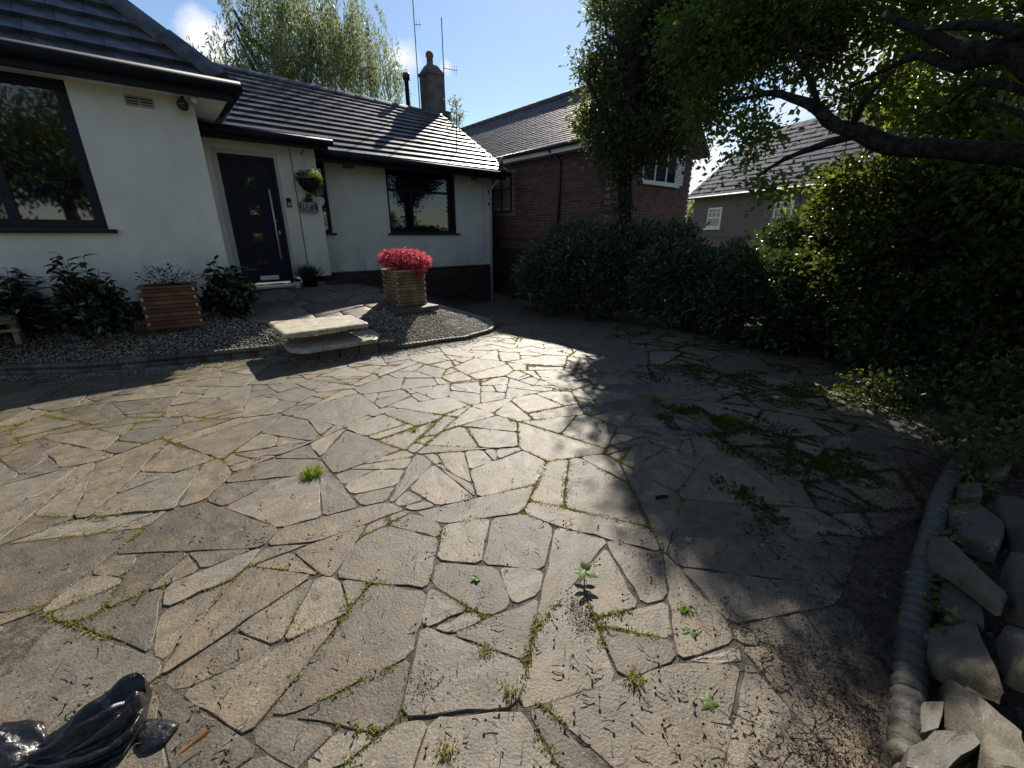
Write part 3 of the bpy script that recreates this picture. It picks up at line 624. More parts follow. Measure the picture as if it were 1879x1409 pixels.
window(bg_, WR, BR, (4.5,), [(2.52, 3.99, 4.5), (2.52, 4.5, 5.53)])
window(bg_, (2.43, 2.76, 1.68, 2.92), BR, (), [])
window(bg_, WLn, BL, (-.90, -1.75), [], w_=.08, k=KL)
# dark room boxes behind the panes are closed by a slab so no light passes
rm = H(bg_); rm.box(2.2, AC-.3, BR+.3, BR+.32, .9, 3.0); H(bg_, KL).box(-4, AL-.3, BL+.3, BL+.32, 1.0, 3.0).build('inner_wall', M['iron'], bg_); rm.build('inner_wall', M['iron'], bg_)
# a few things seen through the right window: curtain folds
# door
d = H(bg_); d.box(DR[0]+.045, DR[1]-.045, BP+.04, BP+.09, .89, DR[3]-.045); do = d.build('door', M['door'], bg_, bevel=.003)
d = H(bg_); d.box(DR[0], DR[0]+.045, BP+.02, BP+.1, .86, DR[3]).box(DR[1]-.045, DR[1], BP+.02, BP+.1, .86, DR[3]).box(DR[0]+.045, DR[1]-.045, BP+.02, BP+.1, DR[3]-.045, DR[3]); d.build('door_frame', M['frame'], bg_)
for i, (a, z) in enumerate(((1.395, 2.43), (1.385, 2.02), (1.36, 1.60), (1.35, 1.18))):
    f = H(bg_); s_ = .085
    for (x0, x1, z0, z1) in ((a-s_, a+s_, z+s_-.018, z+s_), (a-s_, a+s_, z-s_, z-s_+.018), (a-s_, a-s_+.018, z-s_+.018, z+s_-.018), (a+s_-.018, a+s_, z-s_+.018, z+s_-.018)): f.box(x0, x1, BP+.028, BP+.04, z0, z1)
    f.build('glazing_frame', M['frame'], do)
    f = H(bg_); f.box(a-s_+.018, a+s_-.018, BP+.031, BP+.036, z-s_+.018, z+s_-.018); f.build('pane', M['glass'], do)
f = H(bg_); f.tube([(1.635, BP-.02, 2.34), (1.635, BP-.02, 1.26)], .014, 10); f.tube([(1.635, BP-.02, 2.2), (1.635, BP+.04, 2.2)], .009).tube([(1.635, BP-.02, 1.4), (1.635, BP+.04, 1.4)], .009); f.build('handle', M['chrome'], do, True)
f = H(bg_); f.lathe((1.69, BP+.03, 1.68), [(.0, -.03), (.016, -.03), (.018, 0), (.016, .03), (0, .03)], 12); f.build('lock', M['chrome'], do, True)
f = H(bg_); f.lathe((1.68, BP+.03, 1.86), [(.0, -.008), (.009, -.006), (.009, .006), (0, .008)], 10); f.build('lock', M['chrome'], do, True)
f = H(bg_); f.box(1.28, 1.56, BP+.028, BP+.04, .93, 1.0); f.build('letter_plate', M['chrome'], do, bevel=.004)
f = H(bg_); f.box(DR[0]-.05, DR[1]+.08, BP-.12, BP+.02, .80, .84); f.build('threshold', M['upvc'], bg_, bevel=.006)
# doorbell
o = hthing('doorbell', 'small dark doorbell camera on the pale wall right of the door', 'doorbell', 1.9, BP-.001, 2.1)
H(o).box(1.865, 1.935, BP-.026, BP-.001, 2.08, 2.22).build('case', M['frame'], o, bevel=.006); H(o).box(1.88, 1.92, BP-.03, BP-.026, 2.10, 2.15).build('button', M['upvc'], o, bevel=.002)
# vents
def vent(a0, a1, z0, z1, b, label, k=KR):
    o = hthing('air_vent', label, 'vent', (a0+a1)/2, b-.002, z0, 'air vents in the bungalow wall', k); f = H(o); t = .012
    f.box(a0, a1, b-.014, b-.002, z0, z0+t).box(a0, a1, b-.014, b-.002, z1-t, z1).box(a0, a0+t, b-.014, b-.002, z0+t, z1-t).box(a1-t, a1, b-.014, b-.002, z0+t, z1-t).box((a0+a1)/2-t/2, (a0+a1)/2+t/2, b-.013, b-.002, z0+t, z1-t); f.build('vent_frame', M['stonegrey'], o)
    H(o).box(a0+t, a1-t, b-.004, b-.002, z0+t, z1-t).build('backing', M['iron'], o)
    zz = z0+t+.012
    while zz < z1-t: H(o).box(a0+t, a1-t, b-.011, b-.004, zz, zz+.008).build('louvre', M['stonegrey'], o); zz += .024
M['stonegrey'] = basic('vent grey', (.33, .32, .28), .8)
vent(.085, .30, 2.80, 2.885, BL, 'slotted air vent in the left wall between window and corner', KL)
vent(3.10, 3.32, 2.84, 2.90, BR, 'small air vent under the eaves left of the right window')
vent(6.0, 6.2, 2.84, 2.90, BR, 'small air vent under the eaves near the far right corner')
# security light / camera
o = hthing('security_camera', 'round security camera with flood lamp under the left eaves', 'camera', .55, BL-.005, 2.9, None, KL)
H(o).tube([(.55, BL-.005, 2.97), (.55, BL-.07, 2.96)], .035, 14).build('mount', M['white'], o, True)
H(o).tube([(.53, BL-.07, 2.96), (.53, BL-.08, 2.88)], .015, 8).build('bracket', M['iron'], o, True)
H(o).lathe((.52, BL-.10, 2.85), [(0, -.05), (.03, -.045), (.05, -.015), (.05, .015), (.03, .045), (0, .05)], 16).build('housing', M['iron'], o, True)
H(o).tube([(.52, BL-.145, 2.85), (.52, BL-.16, 2.85)], .02, 12).build('lens', M['glass'], o, True)
H(o).tube([(.60, BL-.07, 2.92), (.64, BL-.14, 2.90)], [.03, .035], 12).build('lamp', M['white'], o, True)
# roof -----------------------------------------------------
PR = radians(30); TP = tan(PR); ZE = 3.06; BE = BR-.36
def rz(b, a=0): return ZE+(b-BE)*TP
RB = BE+2.75   # ridge line
def zr(a): return rz(RB)+.02*(AC-a)
rf = H(bg_)
# main slope body, left wing body
AE = AC+.12
bodyT = lambda b, a: rz(b, a)+(zr(a)-rz(RB))*max(0, (b-BE))/(RB-BE)
rf.hexa([(-3, BE+.02, ZE-.10), (AE, BE+.02, ZE-.10), (AE, RB, zr(AE)-.16), (-3, RB, zr(-3)-.16), (-3, BE+.02, ZE-.03), (AE, BE+.02, ZE-.03), (AE, RB, zr(AE)-.04), (-3, RB, zr(-3)-.04)])
rf.hexa([(-3, RB, zr(-3)-.16), (AE, RB, zr(AE)-.16), (AE, RB+2.7, ZE-.1), (-3, RB+2.7, ZE-.1), (-3, RB, zr(-3)-.04), (AE, RB, zr(AE)-.04), (AE, RB+2.7, ZE), (-3, RB+2.7, ZE)])
PB = BP-.25; PAE = 2.55; pz = lambda b: 3.13+(b-PB)*.05
rf.hexa([(.5, PB+.02, 3.0), (PAE, PB+.02, 3.0), (PAE, BE+.3, 3.02), (.5, BE+.3, 3.02), (.5, PB+.02, 3.10), (PAE, PB+.02, 3.10), (PAE, BE+.16, 3.13), (.5, BE+.16, 3.13)])
roof0 = rf; rf = H(bg_, KL)
# left wing hipped
LE, LA, LP = BL-.2, AL+.30, tan(radians(44)); LZ = 3.09
def lz(b): return LZ+(b-LE)*LP
TT = 3.6
for (q0, q1, q2, q3) in (((-6, LE+.02, LZ-.05), (LA, LE+.02, LZ-.05), (LA-TT, LE+TT, lz(LE+TT)-.05), (-6, LE+TT, lz(LE+TT)-.05)), ((LA, LE+.02, LZ-.05), (LA, LE+6, LZ-.05), (LA-TT, LE+6, lz(LE+TT)-.05), (LA-TT, LE+TT, lz(LE+TT)-.05))):
    dn = Vector((0, 0, -.1)); rf.hexa([Vector(q)+dn for q in (q0, q1, q2, q3)]+[Vector(q) for q in (q0, q1, q2, q3)])
roof = roof0.build('roof', M['fascia'], bg_); roofl = rf.build('roof', M['fascia'], bg_)
# fascias and gutters
f = H(bg_); f.box(PAE+.01, AE, BE-.02, BE+.02, ZE-.20, ZE-.04); f.box(PAE, AC+.1, BE+.02, BR, ZE-.12, ZE-.10); f.build('fascia', M['fascia'], bg_)
f = H(bg_); f.box(.6, PAE, PB-.02, PB+.02, pz(PB)-.18, pz(PB)-.03); f.box(PAE, PAE+.02, PB-.02, BE-.022, 2.955, 3.10); f.build('fascia', M['fascia'], bg_)
f = H(bg_, KL); f.box(-6, LA+.02, LE-.02, LE+.02, LZ-.17, LZ-.01); f.box(LA-.02, LA+.02, LE+.02, LE+1.6, LZ-.17, LZ-.01); f.build('fascia', M['fascia'], bg_)
f = H(bg_, KL); f.box(-6, LA-.02, LE+.02, BL, LZ-.16, LZ-.14); f.box(AL, LA-.02, BL+.002, BL+1.6, LZ-.16, LZ-.14); f.build('soffit', M['white'], bg_)
def gutter(pts, name='gutter', k=None): H(bg_, k).tube(pts, .055, 10).build(name, M['fascia'], bg_, True)
gutter([(PAE+.06, BE-.07, ZE-.07), (AE+.06, BE-.07, ZE-.09)]); gutter([(.75, PB-.07, pz(PB)-.06), (PAE+.08, PB-.07, pz(PB)-.07)]); gutter([(-6, LE-.07, LZ-.05), (LA+.1, LE-.07, LZ-.05)], k=KL); gutter([(LA+.07, LE-.05, LZ-.05), (LA+.07, LE+1.6, LZ-.06)], k=KL)
H(bg_).tube([(AC+.02, BE-.06, ZE-.1), (AC-.05, BR-.1, ZE-.32), (AC-.08, BR-.05, ZE-.42), (AC-.08, BR-.05, .05)], .032, 10).build('downpipe', M['upvc'], bg_, True)
H(bg_).tube([(6.35, BR-.008, 2.9), (6.36, BR-.008, 2.0), (6.33, BR-.008, 1.1), (6.2, BR-.008, 1.05)], .006, 5).build('cable', M['upvc'], bg_, True)
for z in (2.35, 2.62): H(bg_).box(AC-.13, AC-.03, BR-.045, BR-.002, z-.03, z+.03).build('pipe_clip', M['iron'], bg_)
# tiles
def tmesh(wd, dp, th=.046): return MB().hexa([(.003, 0, 0), (wd-.003, 0, 0), (wd-.003, dp+.05, -.012), (.003, dp+.05, -.012), (.003, 0, th), (wd-.003, 0, th), (wd-.003, dp+.05, .004), (.003, dp+.05, .004)]).mesh('roof_tile', M['tile'])
NR = 13; DP = (RB-BE)/cos(PR)/NR; TW = .42; tm = tmesh(TW, DP); nt_ = 0
restt = H(bg_)
def put_tile(a, b, z, pitch, wsc=1.0, par=None, k=KR, sy=1.0):
    global nt_
    o = link('roof_tile', tm, par or roof, T((a, b, z), k)-o_, (pitch, random.uniform(-.004, .004), 0), (wsc*k, k*sy, k)); nt_ += 1
for r_ in range(0, NR):
    b = BE-.03+r_*DP*cos(PR); a = AE+.03
    k = 0
    lim = -.6 if r_ > 5 else .45
    amax_ = AE+.03 if r_ >= 0 else PAE
    if r_ < 0: a = PAE+.02
    while a > lim:
        w_ = TW if not (k == 0 and r_ % 2) else TW*.5; a -= w_
        gz = bodyT(b, a)-.02; sl_ = math.atan(TP+(zr(a)-rz(RB))/(RB-BE))
        if nt_ < 165: put_tile(a, b, gz, sl_, w_/TW)
        else: dz_ = DP*1.1*sin(sl_); dy_ = DP*1.1*cos(sl_); restt.hexa([(a+.003, b, gz), (a+w_-.003, b, gz), (a+w_-.003, b+dy_, gz+dz_-.012), (a+.003, b+dy_, gz+dz_-.012), (a+.003, b-.016, gz+.042), (a+w_-.003, b-.016, gz+.042), (a+w_-.003, b+dy_-.002, gz+dz_+.004), (a+.003, b+dy_-.002, gz+dz_+.004)])
        k += 1
tag(restt.build('roof_tile', M['tile'], roof), kind='stuff'); nl = 0
lrest = H(bg_, KL)
for r_ in range(0, 17):
    b = LE-.04+r_*.165; a = LA-(b-LE)-.04+.02; k = 0; TL = .25
    while a > -3.2:
        w_ = TL if k else TL*(.4+.5*(r_ % 2)); a -= w_
        if a > -1.5-.25*r_:
            if nl < 130: put_tile(a, b, lz(b)-.022, math.atan(LP)-.02, w_/TW, roofl, KL, .93); nl += 1
            else: lrest.hexa([(a+.003, b, lz(b)-.02), (a+w_-.003, b, lz(b)-.02), (a+w_-.003, b+.18, lz(b+.18)-.03), (a+.003, b+.18, lz(b+.18)-.03), (a+.003, b-.02, lz(b)+.01), (a+w_-.003, b-.02, lz(b)+.01), (a+w_-.003, b+.18, lz(b+.18)-.01), (a+.003, b+.18, lz(b+.18)-.01)])
        k += 1
tag(lrest.build('roof_tile', M['tile'], roofl), kind='stuff')
# ridge and hip caps
def caps(p0, p1, n, name='ridge_tile', rr=.11, k=None, par=None):
    p0, p1 = Vector(p0), Vector(p1); d = (p1-p0)/n
    for i in range(n):
        q = p0+d*i; e = q+d*1.02; mb = H(bg_, k); dr = d.normalized(); sd = dr.cross(Vector((0, 0, 1))).normalized(); up = sd.cross(dr)
        vs = []
        for p, lift in ((q, 0), (e, .012)):
            for s_ in (-1, -.55, 0, .55, 1): vs.append(p+sd*rr*s_+up*(lift+.07-.085*abs(s_)**1.4))
            for s_ in (1, 0, -1): vs.append(p+sd*rr*.9*s_+up*(lift-.03-.03*abs(s_)))
        mb.add(vs, [tuple(j if False else x for x in (j, (j+1) % 8, 8+(j+1) % 8, 8+j)) for j in range(8)]+[tuple(reversed(range(8))), tuple(range(8, 16))]); mb.build(name, M['tile'], par or roof)
caps((AE, RB, zr(AE)+.0), (-1.5, RB, zr(-1.5)+.0), 18)
caps((LA-.02, LE+.02, LZ+.03), (LA-3.2, LE+3.2, lz(LE+3.2)+.03), 9, 'hip_tile', .11, KL, roofl)
vg = H(bg_)
for i in range(NR): b = BE-.03+i*DP*cos(PR); vg.hexa([(AE+.02, b, bodyT(b, AE)-.08), (AE+.06, b, bodyT(b, AE)-.08), (AE+.06, b+DP*cos(PR)+.01, bodyT(b+DP, AE)-.09), (AE+.02, b+DP*cos(PR)+.01, bodyT(b+DP, AE)-.09), (AE+.02, b, bodyT(b, AE)+.045), (AE+.06, b, bodyT(b, AE)+.045), (AE+.06, b+DP*cos(PR)+.01, bodyT(b+DP, AE)+.0), (AE+.02, b+DP*cos(PR)+.01, bodyT(b+DP, AE)+.0)])
vg.build('verge', M['upvc'], bg_)
# chimney (behind the ridge, right end)
def stackpos(u, v, b): 
    d = ray(u, v); n = E2; t = (b)/(d.dot(n)); p = Vector((0, 0, EYE))+d*t; return p.dot(E1), p.z
ca, cz = stackpos(795, 205, RB+.55)
ch = H(bg_); CZT = stackpos(795, 122, RB+.55)[1]; hw = .235
ch.box(ca-hw, ca+hw, RB+.3, RB+.8, ZE, CZT-.25).box(ca-hw-.02, ca+hw+.02, RB+.28, RB+.82, CZT-.25, CZT-.17); ch.hexa([(ca-hw, RB+.3, CZT-.17), (ca+hw, RB+.3, CZT-.17), (ca+hw, RB+.8, CZT-.17), (ca-hw, RB+.8, CZT-.17), (ca-.13, RB+.42, CZT), (ca+.13, RB+.42, CZT), (ca+.13, RB+.68, CZT), (ca-.13, RB+.68, CZT)])
cho = ch.build('chimney', M['stack'], bg_, bevel=.012)
H(bg_).lathe((ca-.02, RB+.55, CZT), [(.09, -.02), (.10, .02), (.085, .05), (.085, .18), (.105, .20), (.10, .27), (.07, .31), (.0, .33)], 16).build('chimney_pot', M['pot'], cho, True)
H(bg_).box(ca+hw+.03, ca+hw+.22, RB+.35, RB+.75, ZE, zr(ca)+.25).build('chimney_shoulder', M['stack'], bg_)
fa, fz = stackpos(748, 180, RB+.6); ft = stackpos(748, 135, RB+.6)[1]
fl = H(bg_).lathe((fa, RB+.6, 0), [(.055, ZE), (.055, ft-.16), (.09, ft-.15), (.095, ft-.02), (.085, ft), (0, ft)], 14).build('flue', M['iron'], bg_, True)
# aerial masts
def mast(u0, v0, u1, v1, b, label, yagi, name='aerial_mast'):
    a0, z0 = stackpos(u0, v0, b); a1, z1 = stackpos(u1, v1, b); o = hthing(name, label, 'aerial', a0, b, z0, 'masts by the chimney'); H(o).tube([(a0, b, z0-.3), (a1, b, z1)], .014, 8).build('pole', M['alu'], o, True)
    for (uu, vv, n, L, sp) in yagi:
        a, z = stackpos(uu, vv, b); lf = (vv-v0)/(v1-v0)
        H(o).tube([(a, b-.02, z), (a+L, b-.10, z)], .008, 6).build('boom', M['alu'], o)
        for k in range(n): H(o).tube([(a+L*(k+.6)/n, b-.02-.08*(k+.6)/n, z-sp), (a+L*(k+.6)/n, b-.02-.08*(k+.6)/n, z+sp)], .004, 5).build('element', M['alu'], o)
    return o
m1 = mast(770, 190, 756, -20, RB+.5, 'taller leaning mast left of the chimney with a small whip', [(761, 45, 2, .12, .12)]); 
H(m1).tube([(stackpos(767, 137, RB+.5)[0], RB+.5, stackpos(767, 137, RB+.5)[1]), (ca-hw-.02, RB+.45, stackpos(767, 137, RB+.5)[1]-.02)], .012, 6).build('bracket', M['iron'], m1)
mast(817, 200, 810, 32, RB+.5, 'mast right of the chimney carrying a comb shaped TV aerial', [(812, 125, 6, .42, .12)])
# gutter end device
ga, gz_ = AC+.10, ZE
o = hthing('satellite_receiver', 'small grey cylinder aerial on a bracket at the right gutter end', 'aerial', ga, BE+.1, ZE)
H(o).tube([(ga, BE+.1, ZE-.05), (ga, BE+.1, ZE+.12)], .012).build('bracket', M['iron'], o); H(o).tube([(ga-.02, BE+.1, ZE+.10), (ga-.02, BE+.1, ZE+.26), (ga-.02, BE+.1, ZE+.29)], [.05, .05, .03], 14).build('housing', M['alu'], o, True)

# ---------------------------------------------------------------- hanging basket, wall sign, pots, planters
def near_leaves(name, P, D, L, Wd, mat, parent=None, **k): return link(name, leafmesh(name, P, D, L, Wd, M[mat], **k), parent)
hb = hthing('hanging_basket', 'hanging basket of trailing white and green flowers beside the front door', 'hanging basket', 2.2, BP-.25, 2.5)
H(hb).lathe((2.2, BP-.25, 2.42), [(.02, -.12), (.10, -.08), (.15, 0), (.17, .08), (.165, .085), (.0, .06)], 18).build('basket', M['bark'], hb, True)
for k in range(3): H(hb).tube([(2.2+.16*cos(k*2.1), BP-.25+.16*sin(k*2.1), 2.5), (2.2, BP-.25, 2.93)], .003, 4).build('chain', M['alu'], hb)
H(hb).tube([(2.2, BP, 2.9), (2.2, BP-.26, 2.94)], .008).build('bracket', M['iron'], hb)
lc = np.array([0, 0, 0.0]); P, dd = blob_points([(0, 0, .03, .24, .24, .12), (.1, -.05, -.1, .14, .14, .2)], 1500, .4); D = dd.copy(); D[:, 2] -= .2
near_leaves('foliage', P, D, .045, .025, 'weed', hb, roll=1); P, dd = blob_points([(0, -.02, .08, .23, .22, .1)], 160, .3)
M['petal'] = leafmat('white petal', (.6, .6, .5), (.8, .78, .6), (.6, .6, .3), .3, .6); near_leaves('flowers', P, dd, .03, .03, 'petal', hb)
ws = hthing('wall_planter', 'small half round wall planter with grey and white bark stripes and yellow sprig', 'planter', 2.16, BP, 2.06)
mbp = H(ws); vs = []
for z in (2.02, 2.16):
    for j in range(13): th = pi+pi*j/12; vs.append((2.19+.16*cos(th), BP-.002+.13*sin(th), z))
mbp.add(vs, [(j, j+1, 14+j, 13+j) for j in range(12)]+[tuple(reversed(range(13))), tuple(range(13, 26)), (0, 13, 25, 12)])
m_, t_, p_ = nm('bark stripes'); wv = t_.nodes.new('ShaderNodeTexNoise'); wv.inputs['Scale'].default_value = 30; mpn = t_.nodes.new('ShaderNodeMapping'); mpn.inputs['Scale'].default_value = (2, 2, .35); tcn = t_.nodes.new('ShaderNodeTexCoord'); L_(t_, tcn.outputs['Object'], mpn.inputs[0]); L_(t_, mpn.outputs[0], wv.inputs[0]); rr_ = t_.nodes.new('ShaderNodeValToRGB'); rr_.color_ramp.elements[0].position = .45; rr_.color_ramp.elements[1].position = .55; rr_.color_ramp.elements[0].color = (.02, .025, .035, 1); rr_.color_ramp.elements[1].color = (.35, .4, .45, 1); L_(t_, wv.outputs[0], rr_.inputs[0]); L_(t_, rr_.outputs[0], p_.inputs['Base Color'])
mbp.build('trough', m_, ws)
P, dd = blob_points([(.03, -.07, .14, .08, .05, .07), (.06, -.07, .24, .04, .04, .07)], 160, .5); near_leaves('foliage', P, dd+np.array([0, 0, .6]), .05, .025, 'grass', ws)
# pot by the door
pt = thing('plant_pot', 'dark glazed pot of spiky grass beside the front door', 'plant pot', (*WK(1.98, BP-.22)[:2], bz(*WK(1.98, BP-.22)[:2])-.01))
MB().lathe((0, 0, 0), [(.0, 0), (.12, 0), (.16, .22), (.17, .24), (.15, .24), (.14, .2), (0, .2)], 20).build('pot', M['door'], pt, True)
P = np.c_[rng.normal(size=(420, 2))*.06, np.full(420, .2)]; D = np.c_[P[:, :2]*6+rng.normal(size=(420, 2))*.15, np.ones(420)]; near_leaves('foliage', P, D, rng.uniform(.15, .36, 420), .012, 'ivy', pt)
pt = thing('plant_pot', 'small pale pot just left of the dark pot by the door', 'plant pot', (*WK(1.76, BP-.3)[:2], bz(*WK(1.76, BP-.3)[:2])-.01))
MB().lathe((0, 0, 0), [(.0, 0), (.05, 0), (.065, .18), (.06, .18), (.05, .15), (0, .15)], 16).build('pot', M['upvc'], pt, True)
P = np.c_[rng.normal(size=(60, 2))*.03, np.full(60, .15)]; near_leaves('foliage', P, np.c_[rng.normal(size=(60, 2))*.5, np.ones(60)], .1, .02, 'laurel', pt)
# planters: log cabin of boards
def planter(name, label, loc, rz_, sx, sy, h, mat, n, taper=0.0):
    root = thing(name, label, 'planter', loc, rz_); ph = h/n; th = .035
    mats = M[mat]
    for k in range(n):
        z0 = k*ph+.003; z1 = (k+1)*ph-.004; ex = .0 if k % 2 else .014; ey = .014 if k % 2 else .0; tp = 1-taper*(k/n)
        for s_ in (-1, 1):
            yb = s_*(sy/2-th/2)
            MB().box(-sx/2-ex+(0 if ex else th), sx/2+ex-(0 if ex else th), yb-th/2, yb+th/2, z0, z1).build('board', mats, root, bevel=.003)
            if ex:
                for e_ in (-1, 1): MB().box(e_*(sx/2+ex+.001)-.001, e_*(sx/2+ex+.001)+.001, yb-th/2+.002, yb+th/2-.002, z0+.002, z1-.002).build('board_end', M['endgrain'], root)
            xb = s_*(sx/2-th/2)
            MB().box(xb-th/2, xb+th/2, -sy/2-ey+(0 if ey else th), sy/2+ey-(0 if ey else th), z0, z1).build('board', mats, root, bevel=.003)
            if ey:
                for e_ in (-1, 1): MB().box(xb-th/2+.002, xb+th/2-.002, e_*(sy/2+ey+.001)-.001, e_*(sy/2+ey+.001)+.001, z0+.002, z1-.002).build('board_end', M['endgrain'], root)
    c = .07
    for s_ in (-1, 1):
        MB().box(-sx/2-.02, sx/2+.02, s_*(sy/2-.01)-c/2, s_*(sy/2-.01)+c/2, h, h+.02).build('rim', M['endgrain'] if mat == 'wood2' else mats, root, bevel=.003)
        MB().box(s_*(sx/2-.01)-c/2, s_*(sx/2-.01)+c/2, -sy/2+.03, sy/2-.03, h+.001, h+.018).build('rim', mats, root, bevel=.003)
    MB().box(-sx/2+.04, sx/2-.04, -sy/2+.04, sy/2-.04, h*.5, h-.05).build('compost', M['soil'], root)
    return root
pc = gp(731, 563, .44); pa, pb = pc.dot(E1), pc.dot(E2); SX = .56; ploc = W(pa+SX/2, pb+SX/2, .44); acz = .60
planter('acer_planter', 'square planter of stacked weathered boards holding the red maple', ploc, HROT, SX, SX, acz, 'wood2', 11)
sb_ = thing('stone_slab', 'thick mossy stone slab under the red maple planter', 'stone', (ploc.x-.03, ploc.y-.08, .34), HROT+.1)
MB().box(-.42, .45, -.5, .36, 0, .095).build('slab', M['rock'], sb_, bevel=.02)
ac = thing('red_maple', 'low domed scarlet red Japanese maple growing in the square planter', 'tree', (ploc.x, ploc.y, ploc.z+acz-.05))
for k in range(7): MB().tube([(0, 0, 0), (.03*cos(k), .03*sin(k), .12), (.22*cos(k*.9), .22*sin(k*.9), .26+.03*sin(k*3)), (.34*cos(k*.9), .34*sin(k*.9), .2)], [.016, .012, .007, .003], 6).build('branch', M['bark'], ac, True)
P, dd = blob_points([(0.05, 0, .24, .44, .42, .16), (-.12, .02, .27, .28, .3, .14), (.2, -.06, .2, .28, .28, .14), (.30, -.12, .06, .09, .08, .15), (.02, 0, .3, .3, .3, .12)], 1500, .28)
P = P[::3]; dd = dd[::3]; Q, D, L = clusters(P, dd, 10, .05, .055, .6, -.25); near_leaves('foliage', Q, D, L, .016, 'acer', ac, droop=.35)
lp0 = gp(277, 604, .42); la, lb = lp0.dot(E1), lp0.dot(E2); LSX = .62
lpl = W(la+LSX/2, lb+.25, .40)
planter('timber_planter', 'reddish brown planter of stacked boards in front of the left wall', lpl, HROT+radians(-5), LSX, .5, .56, 'wood', 10)
lg = thing('leggy_shrub', 'thin twiggy shrub rising from the reddish timber planter', 'shrub', (lpl.x, lpl.y, .86))
for k in range(16):
    a = random.uniform(0, 6.28); r = random.uniform(.1, .4); MB().tube([(.05*cos(a), .05*sin(a), 0), (r*.5*cos(a), r*.4*sin(a), .18), (r*cos(a), r*.6*sin(a), random.uniform(.2, .4))], [.006, .004, .002], 5).build('stem', M['stem'], lg, True)
P, dd = blob_points([(0, 0, .2, .38, .22, .2)], 260, .6); near_leaves('foliage', P, dd, .05, .022, 'laurel', lg)
# laurel shrubs along the left wall: every big leaf is a part
lm = []
for v_ in range(3):
    L = .15; Wd = .062+.006*v_; vs = []; fs = []
    for i in range(6):
        t = i/5; hw_ = Wd/2*sin(pi*min(1, .06+t*.94))**.75; zc = -.03*t*t*(v_+.5); x = L*t
        vs += [(x, -hw_, zc+.25*hw_), (x, 0, zc), (x, hw_, zc+.25*hw_)]
    for i in range(5):
        for j in range(2): a = i*3+j; fs.append((a, a+3, a+4, a+1))
    lm.append(MB().add(vs, fs).mesh('leaf', M['laurel'], True))
def laurel(label, u, v, z, h, sx, sy, ns, seed, dens=900):
    p = gp(u, v, z); root = thing('laurel_shrub', label, 'shrub', p); R_ = random.Random(seed)
    for k in range(ns):
        a = R_.uniform(0, 6.28); r = R_.uniform(.3, 1); tip = Vector((sx*r*cos(a), sy*r*sin(a)*.8, h*R_.uniform(.7, 1.12)*(1-.18*r))); mid = Vector((tip.x*.5, tip.y*.5, tip.z*.6))
        MB().tube([(0.03*cos(a), .03*sin(a), 0), mid, tip], [.009, .006, .003], 5).build('stem', M['stem'], root, True)
        for j in range(7):
            t = .45+.55*j/6; q = mid.lerp(tip, (t-.45)/.55) if True else tip; th = a+j*2.4+R_.uniform(-.4, .4); e = R_.uniform(-.15, .7)
            o = link('leaf', R_.choice(lm), root, q, (R_.uniform(-.4, .4), -e, th)); o.scale = (R_.uniform(.85, 1.25),)*3
    P, dd = blob_points([(0, 0, h*.3, sx*1.0, sy*.95, h*.36), (sx*.3, 0, h*.42, sx*.5, sy*.6, h*.3), (-sx*.4, 0, h*.36, sx*.4, sy*.6, h*.32)], dens, .5); P[:, 2] = np.maximum(P[:, 2], .02)
    tag(near_leaves('foliage', P, dd*.5+rng.normal(size=P.shape)*.6, rng.uniform(.07, .13, len(P)), .055, 'laurel', root, droop=.15), kind='stuff')
laurel('large leaved laurel at the far left edge under the big window', 45, 612, .42, .80, .46, .3, 15, 1, 1300)
laurel('tallest laurel with broad leaves silhouetted against the left wall', 185, 610, .42, .98, .46, .3, 22, 2, 2000)
laurel('glossy laurel between the reddish planter and the front door', 432, 572, .5, .78, .40, .3, 18, 3, 1300)
# bench corner at far left
bn = thing('garden_bench', 'end of a low slatted bench at the far left picture edge', 'bench', gp(-40, 640, .38), HROT)
for z in (.26, .16): MB().box(-.5, .38, -.02, .02, z, z+.035).build('rail', M['wood2'], bn)
for y in (.0, .09, .18, .27): MB().box(-.5, .34, y, y+.07, .30, .32).build('slat', M['wood2'], bn)
for x in (-.45, .3): MB().box(x, x+.05, 0.02, .3, 0, .3).build('leg', M['wood2'], bn)

# steps
def slabstep(name, label, pts, ztop, th, wob=.012, mat='step'):
    tp = [gp(u, v, ztop) for u, v in pts]; c = sum(tp, Vector())/len(tp); mb = MB((c.x, c.y, ztop-th)); q = outline([(p.x, p.y) for p in tp][::-1] if sum(tp[i].x*tp[(i+1) % len(tp)].y-tp[(i+1) % len(tp)].x*tp[i].y for i in range(len(tp))) < 0 else [(p.x, p.y) for p in tp], .1, wob); n = len(q)
    vs = [(p.x, p.y, ztop-th) for p in q]+[(p.x+random.uniform(-.006, .006), p.y+random.uniform(-.006, .006), ztop-th*.4) for p in q]+[(p.x, p.y, ztop-.012) for p in q]+[tuple(Vector((c.x, c.y, ztop)).lerp(Vector((p.x, p.y, ztop)), .965)) for p in q]
    mb.add(vs, [(k*n+i, k*n+(i+1) % n, (k+1)*n+(i+1) % n, (k+1)*n+i) for k in range(3) for i in range(n)]+[tuple(range(3*n, 4*n)), tuple(reversed(range(n)))]); o = mb.build(name, M[mat]); o.location = (c.x, c.y, ztop-th); return tag(o, label, 'step', 'stone steps up to the bungalow')
slabstep('stone_step', 'upper pale stone step slab, set back and lit by the sun', [(491, 590), (645, 577), (677, 592), (520, 613)], .45, .06)
slabstep('stone_step', 'lower stone step slab at the front, rounded at its left end', [(520, 630), (530, 621), (685, 604), (698, 612), (690, 622), (560, 642), (530, 640)], .24, .055)
rs = thing('step_riser', 'dark stone riser under the lower step slab', 'step', gp(610, 655, 0))
a_, b_ = gp(548, 667), gp(700, 648); dr = (b_-a_).normalized(); 
